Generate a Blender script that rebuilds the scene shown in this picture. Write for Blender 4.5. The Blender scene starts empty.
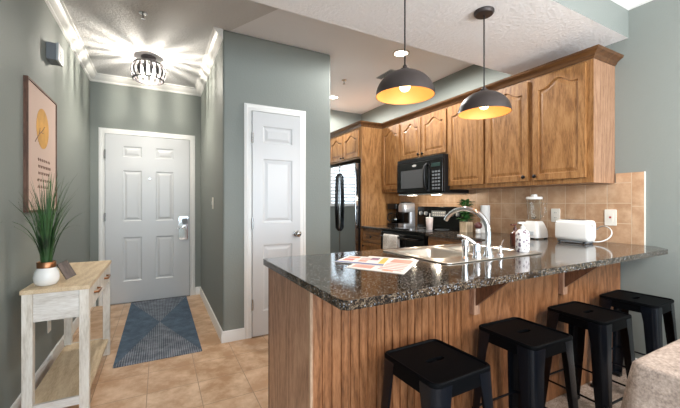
import bpy, bmesh, math, random
from mathutils import Vector, Matrix
random.seed(7)
PI = math.pi
S = bpy.context.scene
COL = S.collection

# ------------------------------------------------------------------ camera, world, lights, exposure
cam_d = bpy.data.cameras.new('camera')
cam = bpy.data.objects.new('camera', cam_d)
COL.objects.link(cam)
cam_d.sensor_fit = 'HORIZONTAL'
cam_d.sensor_width = 36.0
cam_d.lens = 36.0 * 335.35 / 680.0
cam_d.clip_start = 0.03
cam.location = (0, 0, 1.206)
cam.rotation_euler = (PI / 2, 0, -math.radians(28.291))
S.camera = cam

w = bpy.data.worlds.new('daylight')
S.world = w
w.use_nodes = True
bg = w.node_tree.nodes['Background']
bg.inputs['Color'].default_value = (0.72, 0.86, 1.0, 1)
bg.inputs['Strength'].default_value = 2.0

S.view_settings.view_transform = 'Standard'
S.view_settings.look = 'None'
S.view_settings.gamma = 1.0
S.view_settings.exposure = 1.05
S.view_settings.use_curve_mapping = False
try:
    S.cycles.use_denoising = True
    S.cycles.max_bounces = 10
    S.cycles.sample_clamp_indirect = 6.0
    S.cycles.caustics_reflective = False
    S.cycles.caustics_refractive = False
except Exception:
    pass


def area(name, loc, rot, sx, sy, power, col):
    d = bpy.data.lights.new(name, 'AREA')
    d.shape = 'RECTANGLE'
    d.size, d.size_y, d.energy, d.color = sx, sy, power, col
    o = bpy.data.objects.new(name, d)
    o.location, o.rotation_euler = loc, rot
    COL.objects.link(o)
    return o


def point(name, loc, power, col, r=0.03):
    d = bpy.data.lights.new(name, 'POINT')
    d.energy, d.color, d.shadow_soft_size = power, col, r
    o = bpy.data.objects.new(name, d)
    o.location = loc
    COL.objects.link(o)
    return o


# daylight through the three living room windows behind the camera (openings in wall_back) and the blinds window
XFILL = -0.735
DAY = (0.72, 0.87, 1.0)
area('window_daylight', (0.05, -3.52, 1.45), (PI / 2, 0, 0), 1.1, 1.7, 20, DAY)
area('window_daylight', (1.35, -3.52, 1.45), (PI / 2, 0, 0), 1.1, 1.7, 20, DAY)
area('window_daylight', (2.45, -3.52, 1.45), (PI / 2, 0, 0), 0.8, 1.7, 20, DAY)
area('added_side_fill', (XFILL, -2.0, 1.4), (PI / 2, 0, -PI / 2), 1.7, 1.8, 46, (0.95, 0.98, 1.0))  # side light added behind the camera to brighten the right wall
point('living_room_fill', (2.15, -.30, 1.70), 44, (1.0, 0.97, 0.94), 0.22)  # unseen fill light added for the right wall, beam and tablecloth
area('kitchen_window_daylight', (1.89, 5.25, 1.75), (-PI / 2, 0, 0), 1.0, 1.2, 5, (0.90, 0.95, 1.0))
WARM = (1.0, 0.80, 0.58)
E_PEND, E_HALL, E_REC, E_HOOD = 0.85, 42.0, 70.0, 1.3

# ------------------------------------------------------------------ colours and materials


def lin(c):
    return tuple(((v / 255) / 12.92 if v / 255 <= 0.04045 else (((v / 255) + 0.055) / 1.055) ** 2.4) for v in c) + (1.0,)


def newmat(name):
    m = bpy.data.materials.new(name)
    m.use_nodes = True
    nt = m.node_tree
    return m, nt, nt.nodes['Principled BSDF']


def nd(nt, typ, **kw):
    n = nt.nodes.new(typ)
    for k, v in kw.items():
        setattr(n, k, v)
    return n


def bump(nt, p, height, strength, dist=0.002):
    b = nd(nt, 'ShaderNodeBump')
    b.inputs['Strength'].default_value = strength
    b.inputs['Distance'].default_value = dist
    nt.links.new(height, b.inputs['Height'])
    nt.links.new(b.outputs['Normal'], p.inputs['Normal'])


def coords(nt, scale=(1, 1, 1), rand=False):
    t = nd(nt, 'ShaderNodeTexCoord')
    mp = nd(nt, 'ShaderNodeMapping')
    mp.inputs['Scale'].default_value = scale
    src = t.outputs['Object']
    if rand:
        oi = nd(nt, 'ShaderNodeObjectInfo')
        mul = nd(nt, 'ShaderNodeMath', operation='MULTIPLY')
        mul.inputs[1].default_value = 17.0
        nt.links.new(oi.outputs['Random'], mul.inputs[0])
        add = nd(nt, 'ShaderNodeVectorMath', operation='ADD')
        nt.links.new(src, add.inputs[0])
        nt.links.new(mul.outputs[0], add.inputs[1])
        src = add.outputs[0]
    nt.links.new(src, mp.inputs['Vector'])
    return mp.outputs['Vector']


def noise(nt, vec, scale, detail=3.0, rough=0.55):
    n = nd(nt, 'ShaderNodeTexNoise')
    n.inputs['Scale'].default_value = scale
    n.inputs['Detail'].default_value = detail
    n.inputs['Roughness'].default_value = rough
    nt.links.new(vec, n.inputs['Vector'])
    return n.outputs['Fac']


def ramp(nt, fac, stops, interp='LINEAR'):
    r = nd(nt, 'ShaderNodeValToRGB')
    r.color_ramp.interpolation = interp
    el = r.color_ramp.elements
    while len(el) < len(stops):
        el.new(0.5)
    for e, (pos, c) in zip(el, stops):
        e.position = pos
        e.color = c
    nt.links.new(fac, r.inputs['Fac'])
    return r.outputs['Color']


def plain(name, rgb, rough=0.5, metal=0.0, spec=0.5, nscale=0, nstr=0.1, ndist=0.001, coat=0, var=0.0, emit=None, estr=0):
    m, nt, p = newmat(name)
    p.inputs['Base Color'].default_value = lin(rgb)
    p.inputs['Roughness'].default_value = rough
    p.inputs['Metallic'].default_value = metal
    p.inputs['Specular IOR Level'].default_value = spec
    p.inputs['Coat Weight'].default_value = coat
    v = coords(nt)
    if var:
        a = tuple(max(0, c * (1 - var)) for c in rgb)
        b = tuple(min(255, c * (1 + var)) for c in rgb)
        c = ramp(nt, noise(nt, v, 6, 4), [(0.3, lin(a)), (0.7, lin(b))])
        nt.links.new(c, p.inputs['Base Color'])
    if nscale:
        bump(nt, p, noise(nt, v, nscale, 3), nstr, ndist)
    if emit:
        p.inputs['Emission Color'].default_value = lin(emit)
        p.inputs['Emission Strength'].default_value = estr
    return m


def glass(name, rgb=(245, 250, 250), rough=0.02):
    m, nt, p = newmat(name)
    p.inputs['Base Color'].default_value = lin(rgb)
    p.inputs['Transmission Weight'].default_value = 1.0
    p.inputs['Roughness'].default_value = rough
    p.inputs['IOR'].default_value = 1.25
    return m


def wood(name, dark, mid, light, axis='z', rough=0.4, rings=26.0, size=1.0, coat=0.0, pore=0.40):
    m, nt, p = newmat(name)
    st = {'x': (0.14, 1, 1), 'y': (1, 0.14, 1), 'z': (1, 1, 0.14)}[axis]
    v = coords(nt, tuple(s * size for s in st), True)
    n1 = noise(nt, v, 4.5, 1.5, 0.4)
    mu = nd(nt, 'ShaderNodeMath', operation='MULTIPLY')
    mu.inputs[1].default_value = rings * 4.0
    nt.links.new(n1, mu.inputs[0])
    si = nd(nt, 'ShaderNodeMath', operation='SINE')
    nt.links.new(mu.outputs[0], si.inputs[0])
    n2 = noise(nt, v, 150, 3.0, 0.6)
    n3 = noise(nt, v, 48, 3.0, 0.6)
    a1 = nd(nt, 'ShaderNodeMath', operation='MULTIPLY_ADD')
    a1.inputs[1].default_value = 0.10
    a1.inputs[2].default_value = 0.0
    nt.links.new(si.outputs[0], a1.inputs[0])
    a2 = nd(nt, 'ShaderNodeMath', operation='MULTIPLY_ADD')
    a2.inputs[1].default_value = pore * 2
    nt.links.new(n2, a2.inputs[0])
    nt.links.new(a1.outputs[0], a2.inputs[2])
    a3 = nd(nt, 'ShaderNodeMath', operation='MULTIPLY_ADD')
    a3.inputs[1].default_value = 0.35
    nt.links.new(n3, a3.inputs[0])
    nt.links.new(a2.outputs[0], a3.inputs[2])
    c = ramp(nt, a3.outputs[0], [(0.34, lin(dark)), (0.55, lin(mid)), (0.76, lin(light))])
    nt.links.new(c, p.inputs['Base Color'])
    p.inputs['Roughness'].default_value = rough
    p.inputs['Coat Weight'].default_value = coat
    p.inputs['Coat Roughness'].default_value = 0.2
    bump(nt, p, a2.outputs[0], 0.25, 0.0006)
    return m


def tiles(name, c1, c2, vein, grout, size, mortar, plane='xy', rough=0.4, vscale=5.0, bumps=0.6):
    m, nt, p = newmat(name)
    t = nd(nt, 'ShaderNodeTexCoord')
    sp = nd(nt, 'ShaderNodeSeparateXYZ')
    cb = nd(nt, 'ShaderNodeCombineXYZ')
    nt.links.new(t.outputs['Object'], sp.inputs[0])
    nt.links.new(sp.outputs['XYZ'.index(plane[0].upper())], cb.inputs[0])
    nt.links.new(sp.outputs['XYZ'.index(plane[1].upper())], cb.inputs[1])
    b = nd(nt, 'ShaderNodeTexBrick')
    b.offset = 0.0
    b.inputs['Scale'].default_value = 1.0
    b.inputs['Brick Width'].default_value = size
    b.inputs['Row Height'].default_value = size
    b.inputs['Mortar Size'].default_value = mortar
    b.inputs['Mortar Smooth'].default_value = 0.3
    b.inputs['Bias'].default_value = 0.0
    b.inputs['Color1'].default_value = lin(c1)
    b.inputs['Color2'].default_value = lin(c2)
    b.inputs['Mortar'].default_value = lin(grout)
    nt.links.new(cb.outputs[0], b.inputs['Vector'])
    v = coords(nt)
    n = noise(nt, v, vscale, 6, 0.65)
    f = ramp(nt, n, [(0.42, (0, 0, 0, 1)), (0.66, (1, 1, 1, 1))])
    mx = nd(nt, 'ShaderNodeMix', data_type='RGBA')
    mx.inputs['B'].default_value = lin(vein)
    nt.links.new(b.outputs['Color'], mx.inputs['A'])
    inv = nd(nt, 'ShaderNodeMath', operation='MULTIPLY')
    inv.inputs[1].default_value = 0.8
    nt.links.new(f, inv.inputs[0])
    one = nd(nt, 'ShaderNodeMath', operation='SUBTRACT')
    one.inputs[0].default_value = 1.0
    nt.links.new(b.outputs['Fac'], one.inputs[1])
    pr = nd(nt, 'ShaderNodeMath', operation='MULTIPLY')
    nt.links.new(inv.outputs[0], pr.inputs[0])
    nt.links.new(one.outputs[0], pr.inputs[1])
    nt.links.new(pr.outputs[0], mx.inputs['Factor'])
    nt.links.new(mx.outputs['Result'], p.inputs['Base Color'])
    p.inputs['Roughness'].default_value = rough
    ad = nd(nt, 'ShaderNodeMath', operation='MULTIPLY_ADD')
    ad.inputs[1].default_value = 0.25
    nt.links.new(n, ad.inputs[0])
    nt.links.new(one.outputs[0], ad.inputs[2])
    bump(nt, p, ad.outputs[0], bumps, 0.002)
    return m


def granite():
    m, nt, p = newmat('granite')
    v = coords(nt)
    vo = nd(nt, 'ShaderNodeTexVoronoi')
    vo.inputs['Scale'].default_value = 250
    nt.links.new(v, vo.inputs['Vector'])
    sp = nd(nt, 'ShaderNodeSeparateColor')
    nt.links.new(vo.outputs['Color'], sp.inputs[0])
    n = noise(nt, v, 45, 3)
    ad = nd(nt, 'ShaderNodeMath', operation='MULTIPLY_ADD')
    ad.inputs[1].default_value = 0.9
    nt.links.new(n, ad.inputs[0])
    hf = nd(nt, 'ShaderNodeMath', operation='MULTIPLY')
    hf.inputs[1].default_value = 0.62
    nt.links.new(sp.outputs[0], hf.inputs[0])
    nt.links.new(hf.outputs[0], ad.inputs[2])
    c = ramp(nt, ad.outputs[0], [(0.0, lin((8, 8, 10))), (0.66, lin((22, 20, 18))), (0.85, lin((70, 55, 42))), (1.0, lin((104, 90, 74))), ])
    mr = ramp(nt, sp.outputs[1], [(0.94, (0, 0, 0, 1)), (0.965, (1, 1, 1, 1))])
    mx = nd(nt, 'ShaderNodeMix', data_type='RGBA')
    mx.inputs['B'].default_value = lin((140, 144, 150))
    nt.links.new(mr, mx.inputs['Factor'])
    nt.links.new(c, mx.inputs['A'])
    nt.links.new(mx.outputs['Result'], p.inputs['Base Color'])
    p.inputs['Roughness'].default_value = 0.09
    p.inputs['Specular IOR Level'].default_value = 0.55
    return m


def doormat_mat(wx, wy):
    m, nt, p = newmat('ribbed_slate_mat')
    t = nd(nt, 'ShaderNodeTexCoord')
    sp = nd(nt, 'ShaderNodeSeparateXYZ')
    nt.links.new(t.outputs['Object'], sp.inputs[0])

    def mth(op, a, b=None):
        n = nd(nt, 'ShaderNodeMath', operation=op)
        for i, q in enumerate((a, b)):
            if q is None:
                continue
            if isinstance(q, (int, float)):
                n.inputs[i].default_value = q
            else:
                nt.links.new(q, n.inputs[i])
        return n.outputs[0]
    ax = mth('ABSOLUTE', mth('DIVIDE', sp.outputs[0], wx / 2))
    ay = mth('ABSOLUTE', mth('DIVIDE', sp.outputs[1], wy / 2))
    side = mth('GREATER_THAN', ax, ay)
    rx = mth('SINE', mth('MULTIPLY', sp.outputs[0], 2 * PI / 0.016))
    ry = mth('SINE', mth('MULTIPLY', sp.outputs[1], 2 * PI / 0.016))
    rib = mth('ADD', mth('MULTIPLY', side, ry), mth('MULTIPLY', mth('SUBTRACT', 1.0, side), rx))
    n = noise(nt, t.outputs['Object'], 9, 5, 0.7)
    k = mth('ADD', mth('MULTIPLY', rib, 0.17), n)
    ca = ramp(nt, k, [(0.3, lin((54, 70, 88))), (0.75, lin((98, 118, 138)))])
    cb = ramp(nt, k, [(0.3, lin((70, 80, 94))), (0.75, lin((146, 152, 162)))])
    mx = nd(nt, 'ShaderNodeMix', data_type='RGBA')
    nt.links.new(side, mx.inputs['Factor'])
    nt.links.new(cb, mx.inputs['A'])
    nt.links.new(ca, mx.inputs['B'])
    nt.links.new(mx.outputs['Result'], p.inputs['Base Color'])
    p.inputs['Roughness'].default_value = 0.9
    bump(nt, p, rib, 0.8, 0.002)
    return m


def fabric(name, c1, c2, scale=160, rough=0.95):
    m, nt, p = newmat(name)
    v = coords(nt)
    n = noise(nt, v, scale, 4, 0.7)
    n2 = noise(nt, v, scale * 0.14, 4, 0.6)
    a = nd(nt, 'ShaderNodeMath', operation='MULTIPLY_ADD')
    a.inputs[1].default_value = 0.6
    nt.links.new(n2, a.inputs[0])
    nt.links.new(n, a.inputs[2])
    c = ramp(nt, a.outputs[0], [(0.6, lin(c1)), (1.0, lin(c2))])
    nt.links.new(c, p.inputs['Base Color'])
    p.inputs['Roughness'].default_value = rough
    p.inputs['Specular IOR Level'].default_value = 0.2
    bump(nt, p, n, 0.5, 0.002)
    return m


WALL = plain('sage_wall_paint', (132, 137, 132), 0.6, spec=0.35, nscale=70, nstr=0.4, ndist=0.003)
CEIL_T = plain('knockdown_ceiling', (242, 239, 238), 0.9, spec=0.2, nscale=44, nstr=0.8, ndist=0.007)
CEIL_H = plain('dimmed_knockdown_ceiling', (212, 211, 211), 0.9, spec=0.2, nscale=44, nstr=0.8, ndist=0.007)  # same ceiling darkened in colour to offset the hall lamp's glare
CEIL_S = plain('smooth_ceiling', (238, 238, 242), 0.9, spec=0.2, nscale=14, nstr=0.15, ndist=0.003)
TRIM = plain('white_trim_paint', (232, 231, 228), 0.35)
DOORW = plain('white_door_paint', (206, 207, 208), 0.32)
TILE = tiles('stone_floor_tile', (178, 138, 102), (198, 158, 122), (232, 204, 174), (160, 130, 104), 0.30, 0.0026, 'xy', 0.38, 5.0, 0.35)
SPLASH = tiles('tan_wall_tile', (176, 137, 104), (194, 154, 120), (212, 178, 146), (208, 184, 156), 0.15, 0.0028, 'yz', 0.4, 9.0, 0.5)
CARPET = fabric('speckled_carpet', (120, 98, 82), (198, 180, 164), 120)
GRAN = granite()
OAK = wood('honey_oak', (112, 73, 37), (146, 101, 57), (166, 121, 75), 'z', 0.45, 20, 1.0, 0.03)
OAKH = wood('honey_oak_rail', (118, 78, 42), (147, 103, 62), (166, 122, 80), 'y', 0.36, 16, 1.0, 0.15)
OAKD = wood('crown_oak', (70, 44, 24), (92, 60, 34), (108, 74, 44), 'y', 0.36, 16, 1.0, 0.15)
OAKE = wood('end_panel_oak', (124, 90, 64), (150, 113, 86), (170, 133, 106), 'z', 0.42, 24, 1.0, 0.05)
ISLW = wood('island_oak', (98, 60, 35), (136, 88, 54), (160, 110, 74), 'z', 0.4, 24, 1.0, 0.1)
CORB = wood('corbel_oak', (70, 42, 28), (98, 62, 42), (118, 78, 54), 'z', 0.45, 14, 1.0)
ASH = wood('pale_oak_top', (190, 164, 130), (208, 184, 150), (222, 202, 170), 'y', 0.5, 14, 1.0)
WASH = wood('whitewashed_wood', (196, 186, 172), (218, 210, 198), (230, 224, 214), 'z', 0.55, 14, 1.0)
BROWNW = wood('walnut_frame', (70, 46, 34), (98, 66, 50), (118, 84, 66), 'z', 0.5, 14, 1.0)
BLACK = plain('blue_tinted_black_steel', (20, 25, 33), 0.26, 0.45, 0.5)  # blue of the daylight highlights is mixed into the black leg colour
BLKGLOSS = plain('black_gloss', (9, 9, 10), 0.12, 0, 0.45)
BLKPLAS = plain('black_plastic', (15, 15, 16), 0.4, 0, 0.35)
DGLASS = plain('dark_oven_glass', (20, 20, 22), 0.05, 0, 0.8)
MWGLASS = plain('grey_mesh_window', (92, 92, 94), 0.15, 0.2, 0.6)
STEEL = plain('brushed_steel', (178, 178, 176), 0.24, 1.0, 0.5, 60, 0.03)
FRSTEEL = plain('fridge_steel', (176, 178, 180), 0.08, 1.0)
SINKST = plain('sink_steel', (206, 196, 184), 0.28, 0.9)
CHROME = plain('chrome', (224, 226, 230), 0.06, 1.0)
COPPER = plain('hammered_copper', (158, 112, 80), 0.34, 1.0, 0.5, 60, 0.4)
BRONZE = plain('dark_bronze', (66, 58, 56), 0.46, 0.4)
GOLD = plain('gold_lining', (200, 146, 84), 0.5, 0.1, var=0.04)
CERAM = plain('white_ceramic', (236, 234, 230), 0.18)
WPLAS = plain('white_plastic', (220, 217, 212), 0.3)
IVORY = plain('ivory_plate', (232, 226, 214), 0.4)
GREYPL = plain('grey_plastic', (120, 124, 128), 0.5)
LGREYPL = plain('light_grey_plastic', (186, 190, 192), 0.5)
KNOB = plain('oil_rubbed_knob', (30, 24, 22), 0.35, 0.5)
GRASSM = plain('grass_green', (48, 78, 42), 0.5, var=0.55)
LEAF = plain('leaf_green', (52, 96, 44), 0.45, var=0.3)
GLASS = glass('clear_glass')
GRAYBR = wood('grey_brown_plaque', (78, 66, 60), (98, 84, 76), (116, 100, 92), 'z', 0.6)
CANVAS = plain('blush_canvas', (208, 182, 168), 0.85, nscale=220, nstr=0.2)
SUNG = plain('ochre_paint', (206, 154, 76), 0.7, var=0.12)
INK = plain('brown_ink', (140, 112, 98), 0.8)
BULB = plain('lit_bulb', (255, 246, 226), 0.4, emit=(255, 214, 150), estr=5)
BULBW = plain('lit_bulb_white', (255, 250, 240), 0.4, emit=(255, 244, 228), estr=6)
RIBM = plain('smoked_metal', (62, 58, 60), .35, .3)
LINEN = fabric('burlap_linen', (132, 117, 107), (190, 171, 157), 130)
TOWELM = fabric('printed_towel', (186, 176, 166), (242, 238, 232), 60)

# ------------------------------------------------------------------ mesh helper
ORG = {}


def offset_poly(pts, d):
    """inset a counter-clockwise 2D outline by d (same vertex count)"""
    n = len(pts)
    out = []
    for i in range(n):
        a, b, c = Vector(pts[i - 1]), Vector(pts[i]), Vector(pts[(i + 1) % n])
        e1, e2 = (b - a), (c - b)
        if e1.length < 1e-9 or e2.length < 1e-9:
            out.append(tuple(b))
            continue
        e1.normalize(); e2.normalize()
        n1, n2 = Vector((-e1.y, e1.x)), Vector((-e2.y, e2.x))
        k = n1 + n2
        if k.length < 1e-6:
            k = n1.copy()
        k.normalize()
        c_ = max(0.35, k.dot(n1))
        out.append(tuple(b + k * (d / c_)))
    return out


def rrect(x0, x1, y0, y1, r, n=5):
    pts = []
    for cx, cy, a in ((x1 - r, y0 + r, -PI / 2), (x1 - r, y1 - r, 0), (x0 + r, y1 - r, PI / 2), (x0 + r, y0 + r, PI)):
        for i in range(n + 1):
            t = a + PI / 2 * i / n
            pts.append((cx + r * math.cos(t), cy + r * math.sin(t)))
    return pts


class MB:
    def __init__(self):
        self.bm = bmesh.new()

    def face(self, co):
        return self.bm.faces.new([self.bm.verts.new(c) for c in co])

    def box(self, x0, x1, y0, y1, z0, z1):
        v = [self.bm.verts.new((x, y, z)) for z in (z0, z1) for y in (y0, y1) for x in (x0, x1)]
        for q in ((0, 2, 3, 1), (4, 5, 7, 6), (0, 1, 5, 4), (2, 6, 7, 3), (0, 4, 6, 2), (1, 3, 7, 5)):
            self.bm.faces.new([v[i] for i in q])
        return self

    def loft(self, rings, caps=True, closed=True):
        vr = [[self.bm.verts.new(c) for c in r] for r in rings]
        n = len(vr[0])
        for a, b in zip(vr, vr[1:]):
            for i in range(n if closed else n - 1):
                j = (i + 1) % n
                self.bm.faces.new((a[i], a[j], b[j], b[i]))
        if caps:
            self.bm.faces.new(list(reversed(vr[0])))
            self.bm.faces.new(vr[-1])
        return self

    def prism(self, pts, vec):
        vec = Vector(vec)
        return self.loft([[Vector(p) for p in pts], [Vector(p) + vec for p in pts]])

    def tube(self, pts, r, n=10, caps=True):
        pts = [Vector(p) for p in pts]
        rs = r if isinstance(r, (list, tuple)) else [r] * len(pts)
        t = (pts[1] - pts[0]).normalized()
        u = t.orthogonal().normalized()
        rings = []
        for i, p in enumerate(pts):
            tt = (pts[min(i + 1, len(pts) - 1)] - pts[max(i - 1, 0)]).normalized()
            u = (u - tt * u.dot(tt)).normalized()
            v = tt.cross(u)
            rings.append([p + (u * math.cos(a) + v * math.sin(a)) * rs[i] for a in [2 * PI * k / n for k in range(n)]])
        return self.loft(rings, caps)

    def cyl(self, p0, p1, r0, r1=None, n=20):
        return self.tube([p0, p1], [r0, r0 if r1 is None else r1], n)

    def lathe(self, prof, c=(0, 0, 0), n=32, caps=True, axis='z'):
        rings = []
        for r, h in prof:
            ring = []
            for k in range(n):
                a = 2 * PI * k / n
                q = (r * math.cos(a), r * math.sin(a), h)
                if axis == 'x':
                    q = (q[2], q[0], q[1])
                elif axis == 'y':
                    q = (q[1], q[2], q[0])
                ring.append((c[0] + q[0], c[1] + q[1], c[2] + q[2]))
            rings.append(ring)
        return self.loft(rings, caps)

    def torus(self, c, R, r, n=32, k=8):
        rings = []
        for i in range(n):
            a = 2 * PI * i / n
            rings.append([(c[0] + (R + r * math.cos(b)) * math.cos(a), c[1] + (R + r * math.cos(b)) * math.sin(a), c[2] + r * math.sin(b)) for b in [2 * PI * j / k for j in range(k)]])
        rings.append(rings[0])
        self.loft(rings, False)
        bmesh.ops.remove_doubles(self.bm, verts=self.bm.verts[:], dist=1e-6)
        return self

    def holed(self, outer, holes, fn, depth=None):
        """planar sheet from a 2D outline with holes; fn(x, y, d) -> point; with depth a solid plate"""
        tmp = bmesh.new()
        ed = []
        for loop in [outer] + holes:
            vs = [tmp.verts.new((p[0], p[1], 0)) for p in loop]
            for i in range(len(vs)):
                ed.append(tmp.edges.new((vs[i], vs[(i + 1) % len(vs)])))
        bmesh.ops.triangle_fill(tmp, use_beauty=True, use_dissolve=False, edges=ed)
        tmp.verts.index_update()
        layers = (0.0,) if depth is None else (0.0, depth)
        for d in layers:
            vv = [self.bm.verts.new(fn(v.co.x, v.co.y, d)) for v in tmp.verts]
            for f in tmp.faces:
                q = [vv[v.index] for v in f.verts]
                self.bm.faces.new(q if d == 0 else list(reversed(q)))
        if depth is not None:
            for loop in [outer] + holes:
                self.loft([[fn(p[0], p[1], d) for p in loop] for d in layers], False)
        tmp.free()
        return self

    def panelled(self, w, h, t, outlines, fn, steps):
        """slab w x h x t whose front (d = 0) carries moulded panels; steps = [(inset, depth), ...]"""
        outer = [(0, 0), (w, 0), (w, h), (0, h)]
        self.holed(outer, outlines, fn)
        for o in outlines:
            rings = [[fn(p[0], p[1], 0.0) for p in o]]
            last = o
            for ins, dep in steps:
                last = offset_poly(o, ins)
                rings.append([fn(p[0], p[1], dep) for p in last])
            self.loft(rings, False)
            self.holed(last, [], lambda x, y, d, dep=steps[-1][1]: fn(x, y, dep))
        self.loft([[fn(p[0], p[1], d) for p in outer] for d in (0.0, t)], False)
        self.face([fn(p[0], p[1], t) for p in outer])
        return self

    def sweep(self, path, prof, z, closed=False):
        """profile (offset to the left of the path, height) swept along a horizontal path with mitres"""
        n = len(path)
        rings = []
        for i in range(n):
            p = Vector(path[i])
            e1 = (p - Vector(path[i - 1])).normalized() if i > 0 else None
            e2 = (Vector(path[i + 1]) - p).normalized() if i < n - 1 else None
            e1 = e1 or e2
            e2 = e2 or e1
            n1, n2 = Vector((-e1.y, e1.x)), Vector((-e2.y, e2.x))
            k = (n1 + n2).normalized()
            k = k / max(0.3, k.dot(n1))
            rings.append([(p.x + k.x * o, p.y + k.y * o, z + hh) for o, hh in prof])
        return self.loft(rings)

    def build(self, name, mat, parent=None, loc=None, smooth=0, bevel=0, seg=2):
        bm = self.bm
        org = ORG.get(parent.name, Vector()) if parent else Vector(loc or (0, 0, 0))
        bmesh.ops.remove_doubles(bm, verts=bm.verts[:], dist=1e-6)
        bmesh.ops.recalc_face_normals(bm, faces=bm.faces[:])
        bmesh.ops.translate(bm, verts=bm.verts[:], vec=-org)
        me = bpy.data.meshes.new(name)
        bm.to_mesh(me)
        bm.free()
        me.materials.append(mat)
        o = bpy.data.objects.new(name, me)
        COL.objects.link(o)
        if parent:
            o.parent = parent
        else:
            o.location = org
        ORG[o.name] = org
        if smooth:
            me.shade_smooth()
            me.set_sharp_from_angle(angle=math.radians(smooth))
        if bevel:
            b = o.modifiers.new('bevel', 'BEVEL')
            b.width, b.segments, b.limit_method, b.angle_limit = bevel, seg, 'ANGLE', math.radians(40)
            if not smooth:
                me.shade_smooth()
                b.harden_normals = True
                me.set_sharp_from_angle(angle=math.radians(35))
        return o


def tag(o, label, cat, group=None):
    o['label'] = label
    o['category'] = cat
    if group:
        o['group'] = group
    return o


def thing(name, label, cat, loc=(0, 0, 0), group=None):
    o = bpy.data.objects.new(name, None)
    COL.objects.link(o)
    o.empty_display_size = 0.05
    o.location = loc
    ORG[o.name] = Vector(loc)
    return tag(o, label, cat, group)


def struct(o):
    o['kind'] = 'structure'
    return o


def copy_tree(o, parent=None):
    c = o.copy()
    COL.objects.link(c)
    if parent:
        c.parent = parent
    for ch in list(o.children):
        copy_tree(ch, c)
    return c


# ------------------------------------------------------------------ the room shell
XL, XR, YF, YB, H = -0.716, 3.018, 4.844, -3.5, 2.73
XP0, XP1, YP = 0.487, 1.538, 3.054
struct(MB().box(XL - .1, XR + .1, 1.22, YF + .1, -.06, 0).build('floor', TILE, loc=(-.07, 2.455, 0)))
struct(MB().box(XL - .1, XR + .1, YB - .1, 1.22, -.06, -.002).build('floor_carpet', CARPET))
m = MB()
m.holed([(YB - .1, 0), (YF + .1, 0), (YF + .1, H), (YB - .1, H)], [[(-2.85, .5), (-1.15, .5), (-1.15, 2.3), (-2.85, 2.3)]], lambda y, z, d: (XL - d, y, z), .1)  # side opening added to let the fill light in
struct(m.build('wall_left', WALL))
struct(MB().box(XR, XR + .1, YB - .1, YF + .1, 0, H).build('wall_right', WALL))
# far wall with the kitchen window opening
wx0, wx1, wz0, wz1 = 1.62, 2.16, 1.22, 1.98
m = MB()
m.holed([(XL, 0), (XR, 0), (XR, H), (XL, H)], [[(wx0, wz0), (wx1, wz0), (wx1, wz1), (wx0, wz1)]], lambda x, z, d: (x, YF + d, z), 0.1)
struct(m.build('wall_far', WALL))
m = MB()
m.holed([(XL, 0), (XR, 0), (XR, H), (XL, H)],
        [[(a, .6), (b, .6), (b, 2.3), (a, 2.3)] for a, b in ((-.5, .6), (.8, 1.9), (2.05, 2.85))], lambda x, z, d: (x, YB - d, z), 0.1)
struct(m.build('wall_back', WALL))
m = MB()
m.prism([(x, y, 0) for x, y in ((XP0, YP), (XP1, YP), (XP1, YF), (XP0, YF))], (0, 0, H))
o = struct(m.build('wall_pantry', WALL))
b = o.modifiers.new('corner', 'BEVEL')
b.width, b.segments, b.limit_method = 0.018, 4, 'ANGLE'
# ceilings: hall and living room are knocked down, the kitchen is smooth; a dropped beam runs over the peninsula
BY0, BY1, BZ = 1.159, 2.012, 2.419
cut = [(1.10, BY1 - .02), (XP0 + .05, YP + .02), (XP0 + .05, YF + .1)]
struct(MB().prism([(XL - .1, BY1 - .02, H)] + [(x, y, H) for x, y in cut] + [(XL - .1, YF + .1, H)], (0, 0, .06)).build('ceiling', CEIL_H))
struct(MB().prism([(XR + .1, YF + .1, H)] + [(x, y, H) for x, y in reversed(cut)] + [(XR + .1, BY1 - .02, H)], (0, 0, .06)).build('ceiling_kitchen', CEIL_S))
struct(MB().box(XL - .1, XR + .1, YB - .1, BY0 + .02, H, H + .06).build('ceiling_living', CEIL_T))
BEAMF = plain('beam_face_paint', (190, 204, 206), 0.6, nscale=90, nstr=0.3)
o = MB().box(XL, XR, BY0, BY1, BZ, H + .05).build('ceiling_beam', CEIL_T)
o.data.materials.append(WALL)
for p in o.data.polygons:
    if abs(p.normal.y) > .9:
        p.material_index = 1
struct(o)
CROWN = [(0, 0), (.078, 0), (.078, -.012), (.062, -.018), (.050, -.040), (.028, -.058), (.014, -.064), (.014, -.078), (0, -.084)]
struct(MB().sweep([(XP0, YP), (XP0, YF), (XL, YF), (XL, BY1)], CROWN, H).build('trim_1', TRIM, smooth=30))
struct(MB().sweep([(XR, YB), (XR, BY0), (XL, BY0)], [(o * 1.3, h_ * 1.3) for o, h_ in CROWN], H).build('trim_2', TRIM, smooth=30))
BASE = [(0, 0), (.015, 0), (.015, .07), (.011, .078), (.011, .088), (.006, .096), (0, .098)]
struct(MB().sweep([(-.66, YF), (XL, YF), (XL, YB)], BASE, 0).build('baseboard_left', TRIM, smooth=30))
struct(MB().sweep([(.672, YP), (XP0, YP), (XP0, YF), (.42, YF)], BASE, 0).build('baseboard_right', TRIM, smooth=30))
struct(MB().sweep([(XP1, YF), (XP1, YP), (1.258, YP)], BASE, 0).build('baseboard_pantry', TRIM, smooth=30))
struct(MB().sweep([(XR, YB), (XR, 1.17)], BASE, 0).build('baseboard_window', TRIM, smooth=30))


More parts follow.
